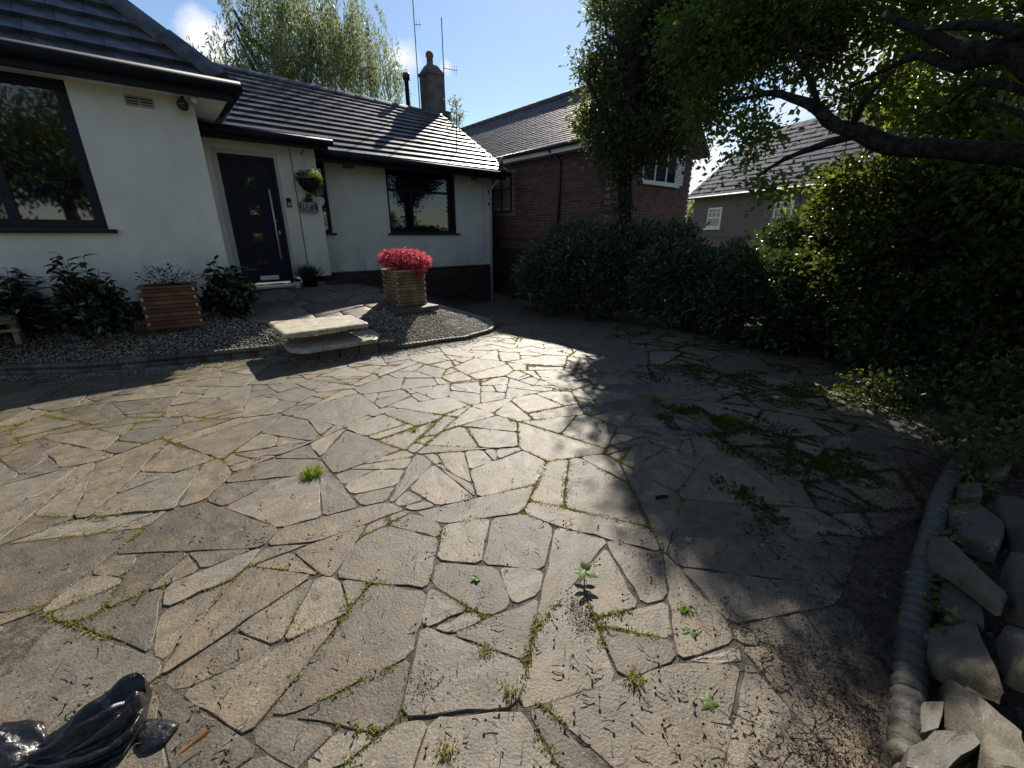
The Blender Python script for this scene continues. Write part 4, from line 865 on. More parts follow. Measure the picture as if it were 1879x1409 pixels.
for k in range(5):
    p = a_+dr*(k*.27); mb = MB(tuple(gp(610, 655, 0))); nrm = Vector((-dr.y, dr.x, 0)); q = p+dr*.26; mb.hexa([p, q, q+nrm*.3, p+nrm*.3, p+Vector((0, 0, .165)), q+Vector((0, 0, .165)), q+nrm*.3+Vector((0, 0, .165)), p+nrm*.3+Vector((0, 0, .165))]); mb.build('stone', M['rock'], rs, bevel=.01)

# ---------------------------------------------------------------- brick house
NA, NB, NE, NRG, NZ, NZR = 10.0, 8.1, 4.10, 12.4, 4.1, 6.28
nh = hthing('brick_house', 'red brick gabled house with brown tiled roof beyond the driveway', 'house', NA, NB, 0, None, KN)
nw = H(nh); NL = NB+16; NA1 = 14.25
nw.box(NA+.03, NA1, NB+.03, NL, -.5, NZ)
nw.add([(NA+.03, NB+.03, NZ), (NA1, NB+.03, NZ), (NRG, NB+.03, NZR-.12), (NA+.03, NB+.28, NZ), (NA1, NB+.28, NZ), (NRG, NB+.28, NZR-.12)], [(0, 1, 2), (3, 5, 4), (0, 2, 5, 3), (1, 4, 5, 2)])
nwo = nw.build('wall', M['mortar2'], nh)
bk = H(nh); r_ = 0; z = 0.0; WN1 = (12.3, 13.36, 2.4, 3.66); WN2 = (11.5, 13.3, 3.12, 4.3)
bh = .085
while z < NZ-.05:
    off = (r_ % 2)*.12; b = NB+.0+off
    while b < NL-.3:
        if not (b+.22 > WN1[0] and b < WN1[1]+.0 and WN1[2]-.06 < z+.05 and z < WN1[3]):
            j = random.uniform(-.003, .003); bk.box(NA+.012+j, NA+.03, b, b+.228, z, z+bh-.014)
        b += .242
    z += bh; r_ += 1
z = 0.; r_ = 0
while z < NZR-.2:
    a = NA+.035+(r_ % 2)*.12; a1 = NA1
    if z > NZ: a = max(a, NA+(z-NZ)/(NZR-NZ)*(NRG-NA)+.1); a1 = NA1-(z-NZ)/(NZR-NZ)*(NA1-NRG)-.1
    while a+.22 < a1:
        if not (a+.22 > WN2[0] and a < WN2[1] and WN2[2]-.06 < z+.05 and z < WN2[3]): bk.box(a, a+.228, NB+.012, NB+.03, z, z+bh-.014)
        a += .242
    z += bh; r_ += 1
tag(bk.build('brick', M['brick'], nwo), kind='stuff')
H(nh).box(NA-.02, NA+.011, NB, NL, 1.46, 1.54).build('string_course', M['brickdk'], nh)
H(nh).box(NA-.015, NA+.011, NB, NL, -.5, 1.2).build('plinth', M['brickdk'], nh)
# roof body + tiles
AEV = 9.72; sl2 = math.atan((NZR-NE)/(NRG-AEV)); rb = H(nh)
rb.hexa([(AEV, NB-.25, NE-.10), (NRG, NB-.25, NZR-.12), (NRG, NL, NZR-.12), (AEV, NL, NE-.10), (AEV, NB-.25, NE-.02), (NRG, NB-.25, NZR-.03), (NRG, NL, NZR-.03), (AEV, NL, NE-.02)])
rb.hexa([(NRG, NB-.25, NZR-.12), (14.62, NB-.25, 4.0), (14.62, NL, 4.0), (NRG, NL, NZR-.12), (NRG, NB-.25, NZR-.03), (14.62, NB-.25, 4.09), (14.62, NL, 4.09), (NRG, NL, NZR-.03)])
rbo = rb.build('roof', M['iron'], nh)
tl = H(nh); sd = Vector((cos(sl2), 0, sin(sl2))); nn_ = Vector((-sin(sl2), 0, cos(sl2))); Ls = (NRG-AEV)/cos(sl2); nrow = int(Ls/.13)
for r_ in range(nrow):
    b = NB-.27+(r_ % 2)*.12
    while b < NL-.5:
        p = Vector((AEV, b, NE-.015))+sd*(r_*.13)+nn_*random.uniform(.0, .004); q = p+sd*.15; bb = Vector((0, .232, 0)); up = nn_*.016
        tl.hexa([p, q-nn_*.008, q+bb-nn_*.008, p+bb, p+up, q+nn_*.003, q+bb+nn_*.003, p+bb+up]); b += .24
tag(tl.build('roof_tile', M['tile2'], rbo), kind='stuff')
for k in range(30): H(nh).tube([(NRG, NB-.25+k*.45, NZR+.0), (NRG, NB-.25+k*.45+.445, NZR+.008)], .10, 8).build('ridge_tile', M['tile2'], rbo, True)
H(nh).box(AEV-.02, AEV+.01, NB-.2, NL, NE-.20, NE-.06).build('fascia', M['white'], nh)
H(nh).box(AEV+.01, NA, NB-.2, NL, NE-.2, NE-.18).build('soffit', M['white'], nh)
H(nh).tube([(AEV-.08, NB-.3, NE-.03), (AEV-.08, NL, NE-.05)], .055, 8).build('gutter', M['iron'], nh, True)
db = stackpos(1028, 300, 0) if False else None
H(nh).tube([(AEV-.08, 10.15, NE-.08), (NA-.03, 9.95, NE-.38), (NA-.05, 9.93, NE-.5), (NA-.05, 9.93, 0)], .045, 8).build('downpipe', M['iron'], nh, True)
H(nh).hexa([(NRG, NB-.30, NZR-.15), (14.7, NB-.30, 3.95), (14.7, NB-.25, 3.95), (NRG, NB-.25, NZR-.15), (NRG, NB-.30, NZR+.03), (14.7, NB-.30, 4.12), (14.7, NB-.25, 4.12), (NRG, NB-.25, NZR+.03)]).build('bargeboard', M['iron'], nh)
H(nh).hexa([(AEV, NB-.30, NE-.15), (NRG, NB-.30, NZR-.15), (NRG, NB-.25, NZR-.15), (AEV, NB-.25, NE-.15), (AEV, NB-.30, NE+.02), (NRG, NB-.30, NZR+.03), (NRG, NB-.25, NZR+.03), (AEV, NB-.25, NE+.02)]).build('bargeboard', M['iron'], nh)
# side window (in the long wall): frame, leaded lattice, reflection painted as pale pane colour
M['leaded'] = basic('leaded glass painted reflection', (.50, .45, .32), .12, var=.1, spec=.8)
f = H(nh); a0, a1, z0, z1 = WN1; x = NA-.0
for q in ((a0, a0+.05, z0, z1), (a1-.05, a1, z0, z1), ((a0+a1)/2-.025, (a0+a1)/2+.025, z0, z1)): f.box(x-.03, x+.04, q[0], q[1], q[2], q[3])
for zz in (z0, z0+.72, z1-.05): f.box(x-.027, x+.038, a0+.05, (a0+a1)/2-.025, zz, zz+.05).box(x-.027, x+.038, (a0+a1)/2+.025, a1-.05, zz, zz+.05)
fo = f.build('window', M['brickdk'], nh)
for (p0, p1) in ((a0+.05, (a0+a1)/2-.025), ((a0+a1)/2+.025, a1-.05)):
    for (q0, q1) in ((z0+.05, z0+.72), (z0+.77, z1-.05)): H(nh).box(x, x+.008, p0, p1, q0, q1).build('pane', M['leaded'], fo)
lt = H(nh)
for k in range(-6, 14):
    for s_ in (1, -1):
        p = [(b, z0+.05+(b-a0-.05)*s_*1.4+k*.12) for b in np.linspace(a0+.05, a1-.05, 12)]
        p = [(b, zz) for b, zz in p if z0+.05 < zz < z1-.05]
        if len(p) > 1: lt.tube([(x-.004, p[0][0], p[0][1]), (x-.004, p[-1][0], p[-1][1])], .006, 4)
lt.build('lead_lattice', M['iron'], fo)
# front gable window with white shutters
a0, a1, z0, z1 = WN2; f = H(nh); b = NB
for q in ((a0, a1, z1-.06, z1), (a0, a1, z0, z0+.06), (a0, a0+.06, z0+.06, z1-.06), (a1-.06, a1, z0+.06, z1-.06), (12.1, 12.16, z0+.06, z1-.06), (12.7, 12.76, z0+.06, z1-.06)): f.box(q[0], q[1], b-.03, b+.04, q[2], q[3])
fo = f.build('window', M['white'], nh)
for p0, p1 in ((a0+.06, 12.1), (12.16, 12.7), (12.76, a1-.06)): H(nh).box(p0, p1, b+.0, b+.01, z0+.06, z1-.06).build('pane', M['glass'], fo)
H(nh).box(a0-.08, a1+.08, b-.12, b-.03, z0-.07, z0-.002).build('sill', M['white'], fo)
sh = H(nh)
for k in range(16): sh.box(a1+.02, a1+.4, b-.03, b+.01, z0+.02+k*.072, z0+.02+k*.072+.055)
sh.build('shutter', M['white'], fo)
# white trellis gate
gq = at(926, 478, 14.6); gq.z = gh(gq.x, gq.y)-.02; GH = at(926, 456, 14.6).z-gq.z
gt = thing('garden_gate', 'narrow white framed gate between the bungalow corner and the rhododendron', 'gate', gq, 0)
for x in (-.21, .18): MB().box(x, x+.03, -.02, .02, 0, GH).build('post', M['white'], gt)
for k in range(6): MB().box(-.165+k*.058, -.145+k*.058, -.01, .01, GH-.13, GH+.03).build('spike', M['white'], gt)
MB().box(-.18, .18, -.015, .015, GH-.16, GH-.131).build('rail', M['white'], gt); MB().box(-.18, .18, -.015, .015, GH-.85, GH-.82).build('rail', M['white'], gt); MB().box(-.18, .18, .016, .022, GH-.82, GH-.16).build('panel', M['iron'], gt)

# ---------------------------------------------------------------- far house
FD = radians(-19.5); fx = Vector((-sin(FD)*1, -cos(FD), 0)); fx = Vector((sin(radians(160.5)), cos(radians(160.5)), 0)); P0 = at(1275, 365, 27.5); P0.z = 0
frz = atan2(fx.y, fx.x)
fh = thing('far_house', 'pinkish pebbledashed house with steep blue slate roof seen behind the oak', 'house', P0, frz)
FZ = 3.55; FL = 16; FDp = 8
MB().box(0, FL, 0, FDp, -3, FZ).build('wall', M['pebbledash'], fh)
MB().box(-.04, FL, -.04, -.001, 1.45, 1.6).build('string_course', M['stack'], fh)
fr = MB(); RH = 3.1; ins_ = 2.2
fr.add([(-.35, -.35, FZ), (FL, -.35, FZ), (FL, FDp+.35, FZ), (-.35, FDp+.35, FZ), (ins_, ins_, FZ+RH), (FL, ins_, FZ+RH), (FL, FDp-ins_, FZ+RH), (ins_, FDp-ins_, FZ+RH)], [(0, 1, 5, 4), (1, 2, 6, 5), (2, 3, 7, 6), (3, 0, 4, 7), (4, 5, 6, 7), (0, 3, 2, 1)]); fro = fr.build('roof', M['slate'], fh)
sl_ = MB(); a = math.atan(RH/(ins_+.35)); sdv = Vector((0, cos(a), sin(a))); nv = Vector((0, -sin(a), cos(a)))
for r_ in range(14):
    x = -.35+r_*.22*cos(a)+.02
    while x < FL-.3:
        p = Vector((x, -.36, FZ+.0))+sdv*r_*.28+nv*random.uniform(.004, .014); q = p+sdv*.3; dx = Vector((.29, 0, 0)); sl_.hexa([p, p+dx, q+dx, q, p+nv*.02, p+dx+nv*.02, q+dx+nv*.006, q+nv*.006]); x += .3
tag(sl_.build('roof_slate', M['slate'], fro), kind='stuff')
MB().tube([(-.4, -.42, FZ-.03), (FL, -.42, FZ-.03)], .07, 6).build('gutter', M['iron'], fh)
for x, z0, z1 in ((1.2, 2.0, 3.0), (5.2, 1.75, 3.05), (7.2, 1.75, 3.05), (9.8, 1.75, 3.05), (12.4, 1.75, 3.05)):
    f = MB(); w_ = .95; t = .09
    f.box(x, x+w_, -.05, .0, z0, z0+t).box(x, x+w_, -.05, 0, z1-t, z1).box(x, x+t, -.05, 0, z0+t, z1-t).box(x+w_-t, x+w_, -.05, 0, z0+t, z1-t).box(x+t, x+w_-t, -.055, 0, (z0+z1)/2-.04, (z0+z1)/2+.04)
    for k in (1, 2): f.box(x+w_*k/3-.02, x+w_*k/3+.02, -.045, 0, (z0+z1)/2+.04, z1-t)
    f.box(x+t, x+w_-t, -.045, 0, z0+(z1-z0)*.76-.02, z0+(z1-z0)*.76+.02)
    fo = f.build('window', M['white'], fh); MB().box(x+t, x+w_-t, -.02, -.01, z0+t, z1-t).build('pane', M['glass'], fo); MB().box(x-.1, x+w_+.1, -.14, -.051, z0-.1, z0-.005).build('sill', M['white'], fo)
MB().box(8.0, 8.9, 1.0, 1.9, FZ, FZ+RH+1.3).build('chimney', M['brickdk'], fh)

# ---------------------------------------------------------------- vegetation
def tree(name, label, base, limbs, blobs, nclu, per, cr, L, Wd, mat, cat='tree', gap=.0, shell=.5, group=None, gs=1.2, flat=.7, up=.1, tw=True, droop=.1, bark='bark', off=None):
    base = Vector(base); root = thing(name, label, cat, base, 0, group); mb = MB(tuple(base))
    def rough(l):
        o_ = []
        for q_ in range(len(l)-1):
            (p0, r0), (p1, r1) = l[q_], l[q_+1]; pm = l[q_-1][0] if q_ else p0; pn = l[q_+2][0] if q_+2 < len(l) else p1; m_ = max(2, int((p1-p0).length/.14))
            for t_ in range(m_):
                t = t_/m_; c_ = .5*((2*p0)+(p1-pm)*t+(2*pm-5*p0+4*p1-pn)*t*t+(3*p0-pm-3*p1+pn)*t*t*t); r_ = r0+(r1-r0)*t
                o_.append((c_+Vector((noise.noise(c_*2.3), noise.noise(c_*2.3+Vector((9, 0, 0))), noise.noise(c_*2.3+Vector((0, 9, 0)))))*r_*.55, r_*(1+.22*noise.noise(c_*5))))
        o_.append(l[-1]); return o_
    if limbs and tw: limbs = [rough(l) for l in limbs]
    if limbs:
        tk = MB(tuple(base)); tk.tube([p for p, r in limbs[0]], [r for p, r in limbs[0]], 12); tk.build('trunk', M[bark], root, True)
        for l in limbs[1:]: b_ = MB(tuple(base)); b_.tube([p for p, r in l], [r for p, r in l], 8); b_.build('limb', M[bark], root, True)
    P, d = blob_points(blobs, nclu, shell, gap, gs)
    if limbs and tw:
        nd = []
        for l in limbs:
            for (p0, r0), (p1, r1) in zip(l[:-1], l[1:]):
                m_ = max(1, int((p1-p0).length/.12)); nd += [(tuple(p0.lerp(p1, q/m_)), r0+(r1-r0)*q/m_) for q in range(m_+1)]
        nodes = np.array([q for q, r in nd]); rad = np.array([r for q, r in nd]); sub = P[::2]; tm_ = MB(tuple(base)); used = 0
        for p in sub:
            dd_ = np.linalg.norm(nodes-p, axis=1)+rad*3+rng.random(len(nodes))*.35; j = int(np.argmin(dd_)); q = nodes[j]; L0 = np.linalg.norm(p-q)
            if L0 > 1.5 or L0 < .1 or used > 900: continue
            used += 1; mid = (p+q)/2+rng.normal(size=3)*.10*L0+np.array([0, 0, .08*L0]); r0 = min(.016, rad[j]*.6); tm_.tube([q, q*.7+mid*.3+rng.normal(size=3)*.02, mid, p], [r0, r0*.8, r0*.55, .003], 4, False)
            nodes = np.vstack([nodes, mid, p]); rad = np.r_[rad, r0*.6, .004]
        tm_.build('twigs', M[bark], root, True).__setitem__('kind', 'stuff')
    Q, D, LL = clusters(P, d, per, cr, L, flat, up); Q = Q-np.array(base)
    tag(link('crown', leafmesh('crown', Q, D, LL, Wd*LL/L, M[mat], droop=droop), root), kind='stuff'); return root
# rhododendron and hedge masses: positions from their feet on the ground
def bush(name, label, foot, blobs, n, per, L, Wd, mat, cat='shrub', cr=.16, gap=.3, **k):
    f = Vector(foot); bl = [(f.x+x, f.y+y, z, a, b, c) for x, y, z, a, b, c in blobs]
    limbs = [[(f+Vector((0, .2, 0)), .05), (f+Vector((0, .3, .8)), .035)]]+[[(f+Vector((0, .3, .3)), .03), (Vector((x, y, z)), .012)] for x, y, z, a, b, c in bl]
    return tree(name, label, f, limbs, bl, n, per, cr, L, Wd, mat, cat, gap, .28, k.get('group'), 2.2, .7, .25, False)
bush('rhododendron', 'grey green rhododendron thicket in front of the brick house', ggp(1080, 592), [(-.7, 1.2, .8, .75, .8, .75), (.1, .9, .9, .9, .8, .85), (.9, .7, 1.0, .9, .8, .9), (-.1, 1.6, 1.4, .9, .8, .5), (1.2, 1.6, 1.35, 1.0, .8, .6), (-1.0, 2.4, .6, .5, .6, .55), (.5, .5, .45, .9, .45, .45)], 3400, 11, .115, .032, 'rhodo', cr=.11)
bush('rhododendron', 'darker conical rhododendron rising beside the corner of the brick house', ggp(1290, 612), [(-.3, 1.0, .75, .8, .7, .8), (.4, .8, .65, .8, .7, .7), (-.15, 1.3, 1.3, .5, .45, .6), (.9, 1.2, .8, .8, .7, .7), (.3, .3, .4, .9, .4, .4)], 2400, 11, .11, .034, 'rhodo', cr=.11)
bush('hedge_shrub', 'dense dark evergreen shrub in the deep shade left of the oak limb', ggp(1450, 655), [(0, .9, .65, .9, .8, .75), (.8, .9, .8, .8, .8, .85), (.9, 1.6, 1.4, .8, .7, .6), (.2, .25, .4, .9, .4, .4)], 2600, 12, .075, .04, 'ivy', cr=.13)
bush('hedge_shrub', 'tall tangled hedge shrub behind the far end of the rockery', gp(1640, 700), [(.3, 1.0, 1.2, .9, .9, 1.2), (1.1, 1.3, 1.4, .9, .9, 1.3), (.3, .3, .5, .8, .5, .5), (.6, 1.6, 2.1, 1.0, .8, .6), (1.9, 1.6, 1.5, .9, .9, 1.4)], 3600, 12, .075, .045, 'hedge', cr=.14, gap=.55)
bush('hedge_shrub', 'light catching leafy hedge shrub at the right picture edge', gp(1800, 745), [(.5, .8, 1.1, .8, .8, 1.1), (1.3, .5, 1.2, .9, .9, 1.2), (1.0, 1.2, 2.0, 1.0, .9, .8), (.2, .3, .35, .5, .4, .4), (2.2, .6, 1.3, 1.0, 1.0, 1.3)], 3600, 12, .075, .045, 'hedge', cr=.14, gap=.6)
# ivy clad tree behind the rhododendron
tA = at(1140, 400, 9.8); tA.z = 0
tree('ivy_clad_tree', 'broad leaved tree with ivy clad trunk standing before the brick gable', tA,
     [[(Vector((tA.x, tA.y, 0)), .16), (Vector((tA.x+.05, tA.y, 2)), .14), (Vector((tA.x, tA.y+.1, 4)), .11), (Vector((tA.x+.3, tA.y, 6)), .08)]]+[[(Vector((tA.x, tA.y, 3+k*.6)), .07), (at(u, v, r), .02)] for k, (u, v, r) in enumerate(((1080, 150, 10), (1200, 200, 9.5), (1260, 100, 9.5), (1110, 60, 10), (1240, 280, 9.3)))],
     [(*at(u, v, r), a, a, c) for u, v, r, a, c in ((1215, 40, 10.3, .8, .6), (1280, 60, 10, .8, .6), (1345, 60, 9.8, .8, .6), (1400, 40, 9.6, .8, .6), (1290, -30, 10, .9, .5), (1185, -20, 10.6, .6, .5), (1140, 350, 9.9, .22, .6), (1150, 300, 9.9, .40, .4), (1130, 250, 10.4, .7, .6), (1140, 150, 11, .8, .8), (1190, 180, 10.6, 1.0, .9), (1220, 250, 9.9, .8, .5), (1165, 60, 11.2, .85, .8), (1215, 60, 10.8, 1.0, 1.0), (1270, 130, 10, .9, .8), (1250, -30, 10.8, .9, .8), (1115, 10, 11.6, .45, .4), (1085, 220, 10.8, .4, .35), (1075, 120, 11, .35, .35))],
     4200, 18, .26, .085, .046, 'treea', gap=.2, shell=.6, gs=1.9)
# oak on the right
def A(u, v, r, rad): return (at(u, v, r), rad)
tk = at(2230, 420, 5.6); tk.z = 0
limbs = [[(tk, .34), (Vector((tk.x, tk.y, 1.5)), .28), (Vector((tk.x-.1, tk.y+.1, 3.2)), .25), (Vector((tk.x-.2, tk.y+.2, 5.5)), .2), (Vector((tk.x-.4, tk.y+.4, 8)), .12)],
    [(Vector((tk.x-.05, tk.y+.1, 2.6)), .16), A(1990, 292, 5.3, 0.100), A(1855, 285, 5.5, 0.085), A(1740, 275, 5.8, 0.085), A(1640, 265, 6.0, 0.089), A(1560, 238, 6.2, 0.074), A(1490, 195, 6.5, 0.056), A(1420, 172, 6.9, 0.037), A(1370, 180, 7.2, 0.026), A(1310, 190, 7.5, 0.015)],
    [A(1590, 245, 6.15, 0.044), A(1520, 262, 6.3, 0.037), A(1440, 292, 6.5, 0.026), A(1390, 325, 6.7, 0.011)],
    [A(1500, 200, 6.4, 0.037), A(1485, 150, 6.3, 0.030), A(1455, 90, 6.3, 0.022), A(1440, 20, 6.2, 0.015)],
    [A(1560, 238, 6.2, 0.037), A(1590, 180, 6.0, 0.026), A(1640, 130, 6.0, 0.015)],
    [(Vector((tk.x-.1, tk.y+.1, 3.6)), .18), A(1990, 100, 5.2, 0.104), A(1870, 92, 5.4, 0.089), A(1790, 98, 5.6, 0.074), A(1700, 60, 6.0, 0.044), A(1620, 30, 6.4, 0.030)],
    [A(1850, 95, 5.4, 0.067), A(1760, 120, 5.7, 0.059), A(1690, 100, 6.0, 0.037), A(1640, 120, 6.2, 0.026), A(1560, 160, 6.6, 0.015)],
    [A(1879, 60, 5.3, 0.044), A(1800, 45, 5.5, 0.037), A(1700, 55, 5.8, 0.022)], [A(1900, 170, 5.2, 0.037), A(1800, 150, 5.4, 0.022), A(1740, 190, 5.6, 0.011)], [A(1920, 230, 4.9, 0.030), A(1840, 195, 5.1, 0.015), A(1790, 180, 5.3, 0.009)]]
ob = [(*at(u, v, r), a, a, c) for u, v, r, a, c in ((1310, 200, 8.4, .6, .45), (1300, 110, 8.8, .8, .6), (1320, 30, 8.6, .9, .6), (1380, 250, 7.6, .4, .3), (1350, 320, 7.5, .35, .2), (1400, 100, 8.2, .8, .6), (1420, 10, 8.0, .9, .7), (1440, 345, 7.4, .45, .2), (1510, 90, 8.4, .7, .5), (1540, 0, 8.2, .9, .6), (1590, 335, 7.6, .6, .25), (1610, 170, 8.2, .6, .35), (1650, 50, 8.2, .8, .5), (1700, 200, 8.0, .6, .4), (1720, 340, 7.6, .7, .3), (1790, 0, 7.6, .8, .5), (1800, 220, 7.6, .6, .4), (1860, 150, 7.4, .6, .35), (1870, 340, 6.9, .6, .35), (1910, 240, 7.2, .6, .5), (1910, 40, 7.2, .8, .5),
    (1360, -130, 9.2, 1.0, .7), (1560, -170, 8.6, 1.0, .7), (1800, -150, 7.6, 1.0, .7))] + [(2.6, 6.2, 7.2, 1.2, 1.2, .7), (4.2, 4.6, 6.8, 1.4, 1.4, .8), (3.2, 3.0, 7.0, 1.4, 1.3, .7), (5.4, 2.6, 6.2, 1.5, 1.5, .9), (4.0, .8, 6.4, 1.6, 1.4, .8), (2.6, 1.2, 7.4, 1.2, 1.2, .6), (6.5, 5.0, 6.5, 1.6, 1.6, 1.0), (6.2, .2, 5.4, 1.6, 1.6, 1.2)]  # last group: unseen canopy overhead, added to block sky light on the right
tree('oak_tree', 'spreading oak reaching in from the right with thick dark limbs', tk, limbs, ob, 6000, 16, .26, .082, .046, 'oak', gap=.72, shell=.7, gs=1.9)
# willow behind the bungalow
wb = at(560, 430, 19); wb.z = 0
wr = thing('willow_tree', 'weeping willow with pale hanging strands behind the bungalow roof', 'tree', wb)
MB().tube([(0, 0, 0), (.2, .1, 4), (0, 0, 8)], [.45, .35, .15], 10).build('trunk', M['bark'], wr, True)
for k in range(9): MB().tube([(0, 0, 4+k*.4), (.9*cos(k*2.1), .9*sin(k*2.1), 6.4+k*.15), (1.3*cos(k*2.1), 1.3*sin(k*2.1), 7.4+.1*k)], [.14, .08, .03], 6).build('limb', M['bark'], wr, True)
tops, _ = blob_points([tuple(at(u, v, r)-wb)+(a, a, c) for u, v, r, a, c in ((600, 30, 19, 2.3, 1.4), (540, -10, 19, 2.2, 1.6), (480, 20, 18.5, 1.5, 1.2), (650, 80, 19, 1.7, .9), (580, 90, 18, 2.0, .8), (700, 130, 19, 1.2, .5), (410, 85, 18.5, 1.5, .35), (500, 100, 18, 1.8, .6), (370, 100, 18, .9, .25))], 900, .5, .45, .9)
ln = rng.uniform(.7, 2.4, len(tops)); npp = 30; t = np.linspace(0, 1, npp)[None, :, None]; drift = rng.normal(size=(len(tops), 1, 3))*.25; drift[:, :, 2] = 0
Q = tops[:, None, :]+drift*t+np.array([0, 0, -1])*t*ln[:, None, None]+rng.normal(size=(len(tops), npp, 3))*.03; D = rng.normal(size=Q.shape)*.55; D[:, :, 2] -= 1
tag(link('crown', leafmesh('crown', Q.reshape(-1, 3), D.reshape(-1, 3), .17, .04, M['willow']), wr), kind='stuff')
# sapling behind the ridge end
sp = at(836, 430, 13.2); sp.z = 0
tree('sapling', 'wispy sapling poking up behind the right end of the bungalow ridge', sp, [[(sp, .04), (at(838, 230, 13.2), .015), (at(836, 185, 13.2), .005)]], [(*at(836, 212, 13.2), .14, .2, .45)], 60, 6, .12, .07, .035, 'willow')
fb = at(1272, 380, 30); fb.z = 0
tree('far_tree', 'pale yellow green tree seen between the two far houses', fb, [[(fb, .2), (fb+Vector((0, 0, 3)), .1)]], [(*at(1272, 400, 30), 1.6, 1.6, 1.1), (*at(1262, 440, 30), 2, 2, 1.2)], 500, 12, .4, .2, .12, 'willow')
# trees and hedge behind the camera, seen only as reflections
for i, (x, y, h, r, lab) in enumerate(((4.5, -9.5, 7.5, 2.6, 'round headed tree across the road mirrored in the big left window'), (9.5, -6, 8, 3.0, 'wide tree to the right of the viewer mirrored in the right window'), (-1, -13, 8.5, 3.0, 'tall tree behind the viewer mirrored in the window glass'), (-7, -9, 7, 2.6, 'tree behind the viewer on the left mirrored in the door glass'))):
    b0 = Vector((x, y, 0)); tree('roadside_tree', lab, b0, [[(b0, .25), (b0+Vector((.1, 0, h*.4)), .2), (b0+Vector((0, .1, h*.75)), .1)]]+[[(b0+Vector((0, 0, h*.35)), .1), (b0+Vector((r*.7*cos(k*1.6), r*.7*sin(k*1.6), h*.7)), .04)] for k in range(4)],
        [(x, y, h*.68, r, r, r*.85), (x+r*.5, y+.5, h*.5, r*.7, r*.7, r*.5), (x-r*.5, y-.5, h*.55, r*.7, r*.7, r*.6)], 900, 11, .4, .2, .12, 'oak', gap=.4, shell=.6, group='trees behind the viewer', tw=False)
hg = MB()
P, d = blob_points([(x, -4.6, .8, .9, .6, 1.0+.5*((x*7) % 1)) for x in np.arange(-9, 15, 1.1)], 5200, .3); 
tag(link('boundary_hedge', leafmesh('boundary_hedge', np.repeat(P, 5, 0)+rng.normal(size=(len(P)*5, 3))*.1, np.repeat(d, 5, 0)+rng.normal(size=(len(P)*5, 3))*.6, .13, .08, M['hedge'])), 'clipped boundary hedge behind the viewer along the road', 'hedge')

# ---- ivy trailing along the right edging
Pv = np.array([(p.x, p.y) for p in [RP[2].lerp(RP[7], t) for t in np.linspace(0, 1, 60)]]); Pv = np.repeat(Pv, 16, 0)+rng.normal(size=(960, 2))*.045+np.array([.12, -.02])
near_iv = np.c_[Pv, .06+np.abs(rng.normal(size=len(Pv)))*.05]; D = rng.normal(size=near_iv.shape); D[:, 2] = np.abs(D[:, 2])*.3
tag(link('ivy', leafmesh('ivy', near_iv, D, .032, .03, M['weed'])), 'small leaved ivy trailing between the rope edging and the rockery stones', 'ivy', kind='stuff')
P, d = blob_points([(4.0, 4.0, .1, .6, .4, .2), (4.5, 3.3, .4, .6, .5, .3), (3.2, 2.6, .35, .3, .3, .12)], 700, .4)
tag(link('ground_cover', leafmesh('ground_cover', np.repeat(P, 5, 0)+rng.normal(size=(len(P)*5, 3))*.06, rng.normal(size=(len(P)*5, 3)), .06, .035, M['hedge'])), 'low leafy ground cover where the rockery meets the hedge', 'ground cover', kind='stuff')

# ---------------------------------------------------------------- tufts, weeds, leaves, twig, bag
def tuft(label, u, v, h, r, n=160, grp='grass tufts growing in the paving joints', mat='grass'):
    p = gp(u, v, .008); root = thing('grass_tuft', label, 'grass tuft', p, 0, grp); P = np.c_[rng.normal(size=(n, 2))*r*.35, np.zeros(n)]; D = np.c_[P[:, :2]/r*1.3+rng.normal(size=(n, 2))*.25, np.ones(n)]
    tag(link('blades', leafmesh('blades', P, D, h*rng.uniform(.5, 1.1, n), .005, M[mat], fold=.1), root), kind='stuff')
tuft('biggest bright grass tuft, left of centre on the sunlit paving', 575, 872, .07, .075, 420)
tuft('small dark bottomed grass tuft on the lit paving next to the shadow edge', 1202, 738, .09, .06, 180)
tuft('grass tuft standing alone in the shade at the upper right', 1340, 772, .08, .07, 160)
tuft('small tuft at the shadow boundary left of the shaded tuft', 1272, 768, .04, .05, 80)
tuft('tiny tuft near the middle of the paving', 760, 790, .035, .04, 80)
tuft('tiny tuft in a joint right of the middle of the paving', 938, 772, .03, .04, 70)
tuft('flat grassy clump in a joint at the bottom centre', 820, 1385, .022, .05, 200, mat='moss')
tuft('dry star shaped clump in the lower middle joint', 940, 1275, .035, .05, 90, mat='moss')
tuft('grassy weed in the shade of the lower right paving', 1255, 1120, .03, .04, 90)
tuft('straggling tuft beside the dark shadow at lower right', 1165, 1250, .03, .05, 140, mat='moss')
tuft('soft green clump just below the broad lichened slab', 890, 1200, .018, .05, 180, mat='moss')
